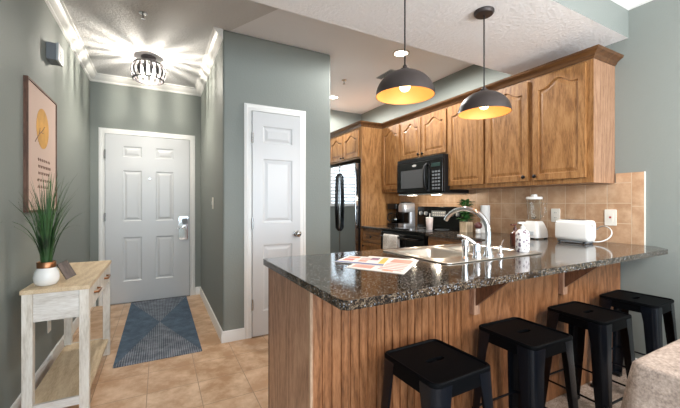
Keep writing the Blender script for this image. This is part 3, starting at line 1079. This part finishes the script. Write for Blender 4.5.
m = MB()
for i in range(120):
    a = random.uniform(0, 2 * PI)
    r = random.uniform(0, .045)
    hgt = random.uniform(1.03, 1.24)
    b = (px_ + r * math.cos(a), py_ + r * math.sin(a), hgt)
    el = random.uniform(-.1, 1.1)
    leaf(m, b, (math.cos(a) * math.cos(el), math.sin(a) * math.cos(el), math.sin(el)), random.uniform(.05, .085), random.uniform(.026, .044), .02)
m.build('foliage', LEAF, pl_, smooth=80)
m = MB()
for i in range(7):
    a = 2 * PI * i / 7
    m.tube([(px_ + .008 * math.cos(a), py_ + .008 * math.sin(a), 1.004), (px_ + .02 * math.cos(a), py_ + .02 * math.sin(a), 1.08), (px_ + .03 * math.cos(a), py_ + .03 * math.sin(a), 1.14)], .002, 5)
m.build('stem', LEAF, pl_)
jx, jy = 2.775, 2.272
jt = thing('small_jar', 'small maroon topped white jar between the plant box and paper roll', 'jar', (jx, jy, .9155))
MB().lathe([(.022, .9155), (.026, .920), (.026, .955), (.020, .962)], (jx, jy, 0), 24).build('jar_body', CERAM, jt, smooth=45)
MB().lathe([(.019, .9625), (.034, .975), (.038, .995), (.030, 1.015), (.012, 1.026), (.003, 1.028)], (jx, jy, 0), 24).build('knob_top', plain('maroon_glaze', (92, 48, 44), .4), jt, smooth=50)

# coffee machines and tumbler
cx, cy = 2.86, 3.66
cf = thing('coffee_maker', 'black drip coffee maker with a glass carafe in the corner by the tall panel', 'coffee maker', (cx, cy, .9155))
MB().prism([(x, y, .9155) for x, y in rrect(cx - .11, cx + .11, cy - .105, cy + .10, .03)], (0, 0, .03)).build('warming_base', BLKPLAS, cf, bevel=.004)
MB().prism([(x, y, .946) for x, y in rrect(cx + .03, cx + .11, cy - .08, cy + .08, .02)], (0, 0, .19)).build('water_tank', BLKPLAS, cf, bevel=.004)
MB().prism([(x, y, 1.1365) for x, y in rrect(cx - .11, cx + .11, cy - .105, cy + .10, .035)], (0, 0, .075)).build('brew_head', BLKPLAS, cf, bevel=.008)
cr = MB().lathe([(.045, .947), (.060, .960), (.064, 1.00), (.050, 1.06), (.040, 1.075), (.044, 1.09), (.040, 1.09), (.036, 1.076), (.046, 1.058), (.060, 1.00), (.056, .962), (.01, .951)], (cx - .04, cy, 0), 28).build('carafe', GLASS, cf, smooth=50)
MB().lathe([(.053, .953), (.0575, .962), (.0595, 1.0), (.0575, 1.012)], (cx - .04, cy, 0), 28).build('coffee', plain('black_coffee', (24, 12, 8), .1), cr, smooth=50)
MB().tube([(cx - .075, cy + .025, 1.08), (cx - .115, cy + .05, 1.07), (cx - .125, cy + .055, 1.0), (cx - .095, cy + .035, .97)], .008).build('carafe_handle', BLKPLAS, cr, smooth=60)
cx, cy = 2.85, 3.452
kg = thing('pod_coffee_machine', 'silver single cup coffee machine beside the black coffee maker', 'coffee maker', (cx, cy, .9155))
SILV = plain('silver_plastic', (192, 194, 200), .3, .5)
MB().prism([(x, y, .9155) for x, y in rrect(cx - .10, cx + .10, cy - .07, cy + .07, .03)], (0, 0, .035)).build('drip_base', SILV, kg, bevel=.004)
MB().prism([(x, y, .951) for x, y in rrect(cx, cx + .10, cy - .07, cy + .07, .03)], (0, 0, .15)).build('back_column', SILV, kg, bevel=.004)
hd = MB()
rings = [[(cx + p[0], cy + p[1] * s_, z) for p in rrect(-.10 * s_, .10, -.072, .072, .04)] for z, s_ in ((1.1015, .95), (1.115, 1.0), (1.18, 1.0), (1.215, .86), (1.222, .75))]
hd.loft(rings)
hd = hd.build('brew_head', SILV, kg, smooth=45)
MB().prism([(x, y, 1.2225) for x, y in rrect(cx - .07, cx + .05, cy - .05, cy + .05, .02)], (0, 0, .012)).build('lid_handle', BLKPLAS, kg, bevel=.003)
MB().box(cx - .09, cx - .02, cy - .05, cy + .05, .951, .957).build('drip_tray', BLKPLAS, kg)
MB().box(cx - .006, cx - .001, cy - .045, cy + .045, .958, 1.095).build('front_panel', BLKPLAS, kg)
MB().lathe([(.022, 1.075), (.026, 1.101)], (cx - .07, cy, 0), 20).build('nozzle', BLKPLAS, hd)
tu = thing('tumbler', 'pink and white patterned tumbler standing on the black cooktop', 'cup', (2.66, 2.83, .9205))
PINKW = plain('pink_print', (228, 206, 196), .35, var=.10)
MB().lathe([(.030, .9205), (.033, .925), (.040, 1.045), (.0385, 1.048), (.0365, 1.045), (.030, .935)], (2.66, 2.83, 0), 28).build('cup', PINKW, tu, smooth=50)
MB().lathe([(.041, 1.0485), (.041, 1.056), (.01, 1.058)], (2.66, 2.83, 0), 28).build('lid', WPLAS, tu, smooth=40)
MB().cyl((2.67, 2.835, 1.0585), (2.675, 2.84, 1.10), .004).build('straw', WPLAS, tu)


# brochures lying on the counter near the fridge end
def sheet(name, label, quad, z, thick, blocks, base):
    """quad: four corners a, b, c, d (counter-clockwise); blocks in unit coordinates"""
    A, B, C, D = [Vector((q[0], q[1])) for q in quad]

    def P(u_, v_, zz):
        p = (A * (1 - u_) + B * u_) * (1 - v_) + (D * (1 - u_) + C * u_) * v_
        return (p.x, p.y, zz)
    ctr = P(.5, .5, z)
    t = thing(name, label, 'brochure', ctr, 'brochures on the peninsula')
    MB().prism([P(0, 0, z), P(1, 0, z), P(1, 1, z), P(0, 1, z)], (0, 0, thick)).build('page', base, t)
    for i, (u0, v0, u1, v1, mt) in enumerate(blocks):
        zz = z + thick + .0001 + .00005 * i
        MB().prism([P(u0, v0, zz), P(u1, v0, zz), P(u1, v1, zz), P(u0, v1, zz)], (0, 0, .0001)).build('printed_block', mt, t)
    return t


PAPER = plain('brochure_paper', (232, 222, 214), .55)
PBLUE = plain('print_blue', (60, 70, 130), .5, var=.2)
PORA = plain('print_orange', (206, 116, 48), .5, var=.3)
PYEL = plain('print_yellow', (226, 172, 44), .5, var=.1)
PRED = plain('print_red', (190, 84, 66), .5, var=.3)
PPIN = plain('print_salmon', (212, 146, 124), .5, var=.12)


def lines(u0, u1, vs, hgt, mt):
    return [(u0, v_, u1, v_ + hgt, mt) for v_ in vs]


sheet('brochure', 'wide open white brochure lying nearest the counter edge', [(.749, 1.337), (.888, 1.094), (1.180, 1.330), (1.030, 1.566)], .9155, .0015,
      [(.05, .60, .45, .92, PORA), (.06, .08, .42, .50, PPIN), (.55, .62, .92, .90, PPIN)] + lines(.52, .92, (.12, .22, .32, .42, .52), .03, PRED) + [(.62, .05, .80, .10, PORA)], PAPER)
sheet('brochure', 'blue edged magazine lying on top of the white brochure', [(.766, 1.478), (.908, 1.268), (1.070, 1.430), (.915, 1.600)], .9175, .004,
      [(0, 0, 1, .14, PBLUE), (.86, .20, .98, .95, PYEL), (.06, .30, .30, .60, PRED), (.06, .68, .34, .92, PORA), (.42, .25, .60, .50, PPIN), (.62, .60, .80, .90, PBLUE)] + lines(.40, .8, (.55, .63, .71, .79), .03, PRED), PAPER)

# ------------------------------------------------------------------ stools
MS = BLACK
SEATB = plain('black_seat_paint', (8, 9, 11), 0.5, 0.0, 0.05)


def make_stool():
    r = thing('bar_stool', 'stool', 'stool', (0, 0, 0), 'black metal stools along the peninsula')
    sz, zt = .150, .61
    m = MB()
    top = rrect(-sz, sz, -sz, sz, .035, 5)
    slot = [(.042 * math.cos(a) * (1 if abs(math.cos(a)) > .2 else 1), .014 * math.sin(a)) for a in [2 * PI * i / 20 for i in range(20)]]
    slot = [(max(-.032, min(.032, p[0])) + .012 * math.copysign(math.sqrt(max(0, 1 - (p[1] / .0145) ** 2)), p[0]), p[1]) for p in slot]
    inner = offset_poly(top, .016)
    m.holed(inner, [slot], lambda x, y, d: (x, y, zt - .006))
    m.loft([[(p[0], p[1], zt - .006) for p in slot], [(p[0], p[1], zt - .018) for p in slot]], False)
    rings = [[(p[0], p[1], zt - .006) for p in inner]]
    for ins, z in ((.012, zt - .001), (.006, zt), (.001, zt - .004), (0, zt - .014), (.004, zt - .016), (.003, zt - .040), (.001, zt - .058), (.004, zt - .058)):
        rings.append([(p[0], p[1], z) for p in offset_poly(top, ins)])
    m.loft(rings, False)
    m.build('seat', SEATB, r, smooth=40)
    for sxg in (-1, 1):
        for syg in (-1, 1):
            rings = []
            for k, (z, off, wd) in enumerate(((zt - .0165, .1475, .078), (zt - .060, .1495, .074), (zt - .11, .152, .066), (.30, .163, .058), (.02, .178, .042))):
                rad = .028
                th = .003
                out_, in_ = [], []
                for i in range(5):
                    a = PI / 2 * i / 4
                    ex, ey = off - rad + rad * math.cos(a), off - rad + rad * math.sin(a)
                    out_.append((ex, ey))
                    ix, iy = off - rad + (rad - th) * math.cos(a), off - rad + (rad - th) * math.sin(a)
                    in_.append((ix, iy))
                sec = [(off, off - wd)] + out_ + [(off - wd, off), (off - wd, off - th)] + list(reversed(in_)) + [(off - th, off - wd)]
                rings.append([(sxg * q[0], syg * q[1], z) for q in sec])
            lg = MB().loft(rings).build('leg', MS, r, smooth=40)
            MB().box(*sorted((sxg * .134, sxg * .180)), *sorted((syg * .134, syg * .180)), 0, .0195).build('rubber_foot', BLKPLAS, lg, bevel=.003)
    for z, q in ((.20, .166),):
        for a, b in (((-q, -q), (q, -q)), ((q, -q), (q, q)), ((q, q), (-q, q)), ((-q, q), (-q, -q))):
            MB().cyl((a[0] * .96, a[1] * .96, z), (b[0] * .96, b[1] * .96, z), .0055, n=10).build('footrest_bar', MS, r, smooth=50)
    return r


proto = make_stool()
spots = [(.940, .968, 0.02, 'black metal stool nearest the camera, farthest from the right wall'),
         (1.517, .985, -.03, 'black metal stool standing second from the peninsula end with the corner trim'),
         (2.112, .995, -.03, 'black metal stool standing third along the peninsula, beside the second corbel'),
         (2.690, .995, 0.03, 'black metal stool standing next to the right wall')]
for i, (x, y, rz, lb) in enumerate(spots):
    o = proto if i == 0 else copy_tree(proto)
    o.location = (x, y, 0)
    o.rotation_euler = (0, 0, rz)
    o['label'] = lb

# ------------------------------------------------------------------ dining table with a linen cloth
dt = thing('dining_table', 'dining table hidden under the beige linen cloth in the front right corner', 'table', (1.75, -.10, 0))
MB().box(1.205, 2.30, -.75, .445, .715, .7455).build('tabletop', ISLW, dt, bevel=.005)
for x in (1.26, 2.24):
    for y in (-.69, .385):
        MB().box(x - .03, x + .03, y - .03, y + .03, 0, .7145).build('leg', ISLW, dt)
outer = rrect(1.193, 2.312, -.762, .457, .03, 6)
m = MB()
rings = [[(p[0], p[1], .7515) for p in offset_poly(outer, .012)], [(p[0], p[1], .748) for p in offset_poly(outer, .003)]]
# subdivide the outline for folds
dense = []
n = len(outer)
for i in range(n):
    a, b = Vector(outer[i]), Vector(outer[(i + 1) % n])
    k = max(1, int((b - a).length / .03))
    for j in range(k):
        dense.append(tuple(a + (b - a) * j / k))
ND = len(dense)
nrm = offset_poly(dense, -1.0)
corners = [(1.193, .457), (2.312, .457), (1.193, -.762), (2.312, -.762)]
rings = [[(p[0], p[1], .7515) for p in offset_poly(dense, .014)], [(p[0], p[1], .7505) for p in offset_poly(dense, .006)], [(p[0], p[1], .744) for p in dense]]
for z in (.70, .62, .52, .42, .32):
    g = (.75 - z) / .43
    rg_ = []
    for i, p in enumerate(dense):
        nx = Vector(nrm[i]) - Vector(p)
        nx.normalize()
        cd = min((Vector(p) - Vector(c)).length for c in corners)
        fold = .075 * math.exp(-(cd / .09) ** 2) + .012 * math.sin(i * 2 * PI / 9.0)
        q = Vector(p) + nx * (fold * g + .008 * g)
        rg_.append((q.x, q.y, z))
    rings.append(rg_)
m.loft(rings, False)
m.holed(offset_poly(dense, .014), [], lambda x, y, d: (x, y, .7515))
tc = m.build('tablecloth', LINEN, loc=(1.75, -.15, .7515), smooth=60)
so = tc.modifiers.new('solid', 'SOLIDIFY')
so.thickness = .002
so.offset = 1
tag(tc, 'beige linen tablecloth draped over the table in the front right corner', 'tablecloth')

# ------------------------------------------------------------------ hall: mat, console, picture, plant, chime
mt = rrect(-.305, .305, -.915, .915, .004, 1)
tag(MB().prism([(p[0] + .003, p[1] + 3.868, .0005) for p in mt], (0, 0, .008)).build('doormat', doormat_mat(.61, 1.83), loc=(.003, 3.868, 0)),
    'slate blue ribbed runner mat with crossed diagonals in front of the entry door', 'mat')

KX0, KX1, KY0, KY1 = -.645, -.345, 2.335, 3.285
cs = thing('console_table', 'whitewashed console table with a pale oak top against the left wall', 'console table', (KX0, KY0, 0))
MB().box(KX0, KX1, KY0, KY1, .727, .750).build('tabletop', ASH, cs, bevel=.002)
lw = .045
for x in (KX0 + .006, KX1 - lw - .006):
    for y in (KY0 + .006, KY1 - lw - .006):
        MB().box(x, x + lw, y, y + lw, 0, .7265).build('leg', WASH, cs, bevel=.002)
WASHY = wood('whitewashed_rail', (192, 184, 174), (214, 208, 200), (228, 224, 218), 'x', 0.55, 14, 1.0)
for y in (KY0 + .012, KY1 - .030):
    MB().box(KX0 + lw + .007, KX1 - lw - .007, y, y + .018, .575, .7265).build('side_apron', WASHY, cs)
    MB().box(KX0 + lw + .007, KX1 - lw - .007, y, y + .018, .085, .130).build('shelf_rail', WASHY, cs)
MB().box(KX0 + .012, KX0 + .030, KY0 + lw + .007, KY1 - lw - .007, .575, .7265).build('back_apron', WASH, cs)
ym = (KY0 + KY1) / 2
for a, b in ((KY0 + lw + .010, ym - .006), (ym + .006, KY1 - lw - .010)):
    d = MB().box(KX1 - .030, KX1 - .010, a, b, .590, .722).build('drawer', WASH, cs, bevel=.002)
    c = (a + b) / 2
    MB().tube([(KX1 - .010, c - .06, .665), (KX1 + .012, c - .055, .663), (KX1 + .012, c + .055, .663), (KX1 - .010, c + .06, .665)], .007, 8).build('drawer_pull', COPPER, d, smooth=60)
MB().box(KX0 + .014, KX1 - .014, KY0 + .031, KY1 - .031, .112, .130).build('lower_shelf', ASH, cs)

# picture
pc = thing('wall_art', 'blush canvas print with an ochre sun in a brown wooden frame on the left wall', 'picture', (XL, 2.99, 1.155))
FY0, FY1, FZ0, FZ1 = 2.655, 3.30, 1.155, 1.975
m = MB()
m.holed(rect(FY0, FY1, FZ0, FZ1), [rect(FY0 + .012, FY1 - .012, FZ0 + .012, FZ1 - .012)], lambda y, z, d: (XL + .0225 - d, y, z), .022)
m.build('frame', BROWNW, pc)
MB().box(XL + .004, XL + .017, FY0 + .013, FY1 - .013, FZ0 + .013, FZ1 - .013).build('canvas', CANVAS, pc)
XQ = XL + .0172
MB().prism([(XQ, 2.965 + .135 * math.cos(a), 1.715 + .135 * math.sin(a)) for a in [2 * PI * i / 40 for i in range(40)]], (.0012, 0, 0)).build('painted_sun', SUNG, pc)
m = MB()
m.tube([(XQ + .002, 2.80, 1.605), (XQ + .002, 2.88, 1.665), (XQ + .002, 2.95, 1.70), (XQ + .002, 3.0, 1.735)], [.002, .0025, .002, .0015], 6)
m.tube([(XQ + .002, 2.88, 1.665), (XQ + .002, 2.90, 1.71)], .0016, 6)
m.tube([(XQ + .002, 2.92, 1.685), (XQ + .002, 2.97, 1.685)], .0016, 6)
m.build('painted_twig', INK, pc)
for k in range(5):
    m = MB()
    z = 1.50 - k * .045
    y = 2.84 + random.uniform(0, .03)
    while y < 3.13 - random.uniform(0, .05):
        wl = random.uniform(.02, .05)
        pts = [(XQ + .001, y + wl * i / 6, z + .010 * math.sin(i * 2.1 + k)) for i in range(7)]
        m.tube(pts, .0016, 5)
        y += wl + .016
    m.build('text_line', INK, pc)

# grass plant in white pot
gx, gy, gz = -.560, 2.445, .7505
gp = thing('potted_grass', 'tall green grass plant in a white pot with a copper rim on the console', 'plant', (gx, gy, gz))
MB().lathe([(.034, 0), (.046, .004), (.056, .024), (.058, .046), (.054, .072), (.044, .092), (.041, .098)], (gx, gy, gz), 36).build('pot', CERAM, gp, smooth=50)
MB().lathe([(.0415, .0985), (.043, .100), (.043, .130), (.0415, .132), (.038, .130), (.038, .118), (.002, .118)], (gx, gy, gz), 36).build('copper_rim', COPPER, gp, smooth=40)
m = MB()


def blade(m, a, lean, length, width, curl, thin=1.0):
    d = Vector((math.cos(a), math.sin(a), 0))
    side = Vector((-d.y, d.x, 0))
    base = Vector((gx, gy, gz + .119)) + d * random.uniform(.004, .026)
    rows = []
    n = 8
    p = base.copy()
    ang = lean * .3
    for i in range(n + 1):
        t = i / n
        wv = width * (1 - t) ** .6 * .5 + .0003
        rows.append([p - side * wv, p + d * wv * .25, p + side * wv])
        ang = lean * .3 + (lean * .7 + curl) * t ** 1.6
        p = p + (d * math.sin(ang) + Vector((0, 0, 1)) * math.cos(ang)) * (length / n)
        p.x = max(p.x, XL + .055 if p.z > 1.13 else XL + .006)
    m.loft(rows, False, False)


for i in range(120):
    blade(m, random.uniform(0, 2 * PI), abs(random.gauss(.14 if i % 5 < 3 else .38, .12 if i % 5 < 3 else .25)), random.uniform(.30, .56) if i % 5 < 3 else random.uniform(.26, .46), random.uniform(.004, .0085), random.uniform(-.05, .7))
for a, l, ln, cu in ((-1.55, .9, .40, 1.2), (-1.9, 1.2, .46, 1.0), (1.35, .7, .42, .6), (.9, .8, .40, .8), (-.7, .8, .36, 1.3), (1.9, .9, .36, .6), (2.4, .7, .34, .7)):
    blade(m, a, l, ln, .007, cu)
m.build('foliage', GRASSM, gp, smooth=80)

# leaning plaque behind the pot
m = MB().prism([(x, y, 0) for x, y in ((-.027, -.009), (.027, -.009), (.027, .009), (-.027, .009))], (0, 0, .105))
o = m.build('wooden_plaque', GRAYBR, bevel=.002)
o.location = (-.468, 2.548, .7530)
o.rotation_euler = (math.radians(-14), math.radians(-22), math.radians(35))
o.location.z = .7525 + .027 * math.sin(math.radians(22)) * math.cos(math.radians(14)) + .009 * math.sin(math.radians(14))
tag(o, 'small grey brown wooden plaque leaning beside the white pot', 'plaque')

ch = thing('door_chime', 'small grey and white door chime box high on the left wall', 'door chime', (XL, 3.1, 2.21))
MB().box(XL + .0005, XL + .058, 3.105, 3.235, 2.248, 2.37).build('case', GREYPL, ch, bevel=.004)
fcv = MB().box(XL + .0585, XL + .074, 3.10, 3.24, 2.243, 2.375).build('front_cover', LGREYPL, ch, bevel=.004)
m = MB()
for k in range(5):
    m.box(XL + .0742, XL + .0752, 3.13, 3.21, 2.262 + k * .014, 2.267 + k * .014)
m.build('grille', GREYPL, fcv)

sw = thing('light_switch', 'white light switch on the hall wall right of the entry door', 'light switch', (XP0, 3.66, 1.16))
MB().prism([(XP0 - .0005, y, z) for y, z in rrect(3.622, 3.698, 1.155, 1.275, .006)], (-.006, 0, 0)).build('cover_plate', IVORY, sw, bevel=.0015)
MB().box(XP0 - .014, XP0 - .0067, 3.652, 3.668, 1.198, 1.232).build('toggle', WPLAS, sw)
lo = thing('wall_outlet', 'white wall outlet low on the left wall beneath the console table', 'outlet', (XL, 3.18, .28))
MB().prism([(XL + .0005, y, z) for y, z in rrect(3.142, 3.215, .268, .385, .006)], (.006, 0, 0)).build('cover_plate', IVORY, lo, bevel=.0015)
for dz in (-.022, .022):
    MB().prism([(XL + .0067, y, z) for y, z in rrect(3.164, 3.194, .3265 + dz - .013, .3265 + dz + .013, .01)], (.0015, 0, 0)).build('receptacle', WPLAS, lo)

# ------------------------------------------------------------------ lamps


def pendant(x, y, label, dz):
    t = thing('pendant_lamp', label, 'pendant lamp', (x, y, BZ), 'dome pendants over the peninsula')
    MB().lathe([(.060, 0), (.060, -.012), (.052, -.022), (.010, -.026)], (x, y, BZ - .0005), 32).build('canopy', BRONZE, t, smooth=40)
    MB().cyl((x, y, BZ - .026), (x, y, 1.965 + dz), .0042, n=10).build('cord', BLKPLAS, t, smooth=60)
    MB().lathe([(.006, 1.966), (.012, 1.958), (.012, 1.948), (.024, 1.944), (.026, 1.932), (.026, 1.926)], (x, y, dz), 24).build('socket_cap', BRONZE, t, smooth=40)
    zr, hh, R = 1.797 + dz, .137, .157
    pr_ = [(R * math.cos(a), zr + hh * math.sin(a)) for a in [PI / 2 * i / 14 for i in range(14)]]
    sh = MB()
    sh.lathe(pr_ + [(.02, zr + hh)], (x, y, 0), 48, False)
    so_ = sh.build('shade', BRONZE, t, smooth=60)
    ln = MB()
    ln.lathe([(R - .001, zr)] + [(r_ - .004, z_ - .002 if i else z_ + .001) for i, (r_, z_) in enumerate(pr_)] + [(.016, zr + hh - .003)], (x, y, 0), 48, False)
    ln.build('shade_lining', GOLD, so_, smooth=60)
    prof = [(.004, 1.822), (.018, 1.826), (.028, 1.838), (.030, 1.852), (.024, 1.870), (.014, 1.890), (.013, 1.92)]
    MB().lathe(prof, (x, y, dz), 24).build('bulb', BULB, t, smooth=60)
    point('pendant_light', (x, y, 1.800 + dz), E_PEND, (1.0, .75, .46), .03)


pendant(1.168, 1.43, 'dark dome pendant with gold lining left over the peninsula', -.008)
pendant(1.800, 1.43, 'dark dome pendant with gold lining hanging in front of the oak cabinets', -.020)

hx, hy = -.10, 4.0
hl = thing('hall_ceiling_light', 'flush mount ceiling light with a barrel cage of dark ribs in the hall', 'ceiling light', (hx, hy, H))
MB().lathe([(.068, H - .0005), (.068, H - .016), (.060, H - .022), (.014, H - .026)], (hx, hy, 0), 32).build('canopy', RIBM, hl, smooth=40)
MB().cyl((hx, hy, H - .024), (hx, hy, 2.655), .010).build('stem', CHROME, hl, smooth=40)
zt_, zb_ = 2.650, 2.492
for nm, z, R in (('top_ring', zt_, .128), ('bottom_ring', zb_, .138)):
    MB().torus((hx, hy, z), R, .009, 40, 8).build(nm, RIBM, hl, smooth=60)
MB().lathe([(.085, zt_ + .006), (.085, zt_ + .002), (.010, zt_ + .002), (.010, zt_ + .006)], (hx, hy, 0), 32).build('top_plate', CHROME, hl, smooth=40)
m = MB()
for k in range(3):
    a = 2 * PI * k / 3
    m.tube([(hx, hy, zt_), (hx + .128 * math.cos(a), hy + .128 * math.sin(a), zt_)], .005, 8)
m.build('spoke', RIBM, hl)
for k in range(18):
    a = 2 * PI * k / 18
    d = Vector((math.cos(a), math.sin(a), 0))
    s_ = Vector((-d.y, d.x, 0))
    rows = []
    for i in range(9):
        t = i / 8
        z = zt_ + (zb_ - zt_) * t
        r = .128 + .008 * t + .032 * math.sin(PI * t)
        wv = .006 + .011 * math.sin(PI * t)
        c = Vector((hx, hy, z)) + d * r
        rows.append([c - s_ * wv, c - s_ * wv * .5 + d * .002, c + s_ * wv * .5 + d * .002, c + s_ * wv])
    m = MB().loft(rows, False, False)
    o = m.build('rib', RIBM, hl, smooth=60)
    o.modifiers.new('solid', 'SOLIDIFY').thickness = .002
for k in range(3):
    a = 2 * PI * k / 3 + .5
    bxx, byy = hx + .055 * math.cos(a), hy + .055 * math.sin(a)
    MB().lathe([(.003, 2.525), (.020, 2.535), (.026, 2.555), (.020, 2.58), (.012, 2.60), (.012, 2.625)], (bxx, byy, 0), 20).build('bulb', BULBW, hl, smooth=60)


point('hall_light', (hx, hy, 2.575), E_HALL, (1.0, .93, .82), .04)


def recessed(x, y, label):
    t = thing('recessed_light', label, 'ceiling light', (x, y, H), 'recessed kitchen lights')
    MB().lathe([(.088, H - .0005), (.088, H - .006), (.066, H - .008), (.064, H - .001)], (x, y, 0), 32, False).build('trim_ring', WPLAS, t, smooth=40)
    MB().lathe([(.064, H - .004), (.030, H - .007), (.002, H - .0075)], (x, y, 0), 32).build('lamp', BULBW, t, smooth=60)
    l = bpy.data.lights.new('recessed_lamp_light', 'SPOT')
    l.energy, l.color, l.spot_size, l.spot_blend, l.shadow_soft_size = E_REC, (1.0, .98, .94), math.radians(177), .28, .05
    o = bpy.data.objects.new('recessed_lamp_light', l)
    o.location = (x, y, H - .012)
    COL.objects.link(o)


recessed(2.147, 2.689, 'bright recessed ceiling light just behind the left pendant cord')
recessed(2.177, 4.254, 'small far recessed ceiling light beside the pantry wall corner')


def sprinkler(x, y, label):
    t = thing('fire_sprinkler', label, 'sprinkler', (x, y, H), 'fire sprinklers')
    MB().lathe([(.030, H - .0005), (.030, H - .005), (.010, H - .008)], (x, y, 0), 24).build('escutcheon', STEEL, t, smooth=40)
    MB().cyl((x, y, H - .008), (x, y, H - .045), .007).build('nozzle', STEEL, t)
    MB().lathe([(.016, H - .0455), (.016, H - .048), (.002, H - .048)], (x, y, 0), 20).build('deflector', STEEL, t)


sprinkler(-.115, 3.10, 'small fire sprinkler on the textured hall ceiling')
sprinkler(1.997, 3.607, 'small fire sprinkler on the smooth kitchen ceiling')
vt = thing('ceiling_vent', 'narrow grey ceiling vent partly behind the left pendant shade', 'vent', (2.34, 3.22, H))
MB().box(2.30, 2.375, 3.06, 3.36, H - .006, H - .0005).build('frame', LGREYPL, vt)
m = MB()
for k in range(6):
    m.box(2.305 + k * .012, 2.309 + k * .012, 3.07, 3.35, H - .010, H - .0062)
m.build('louvre', GREYPL, vt)
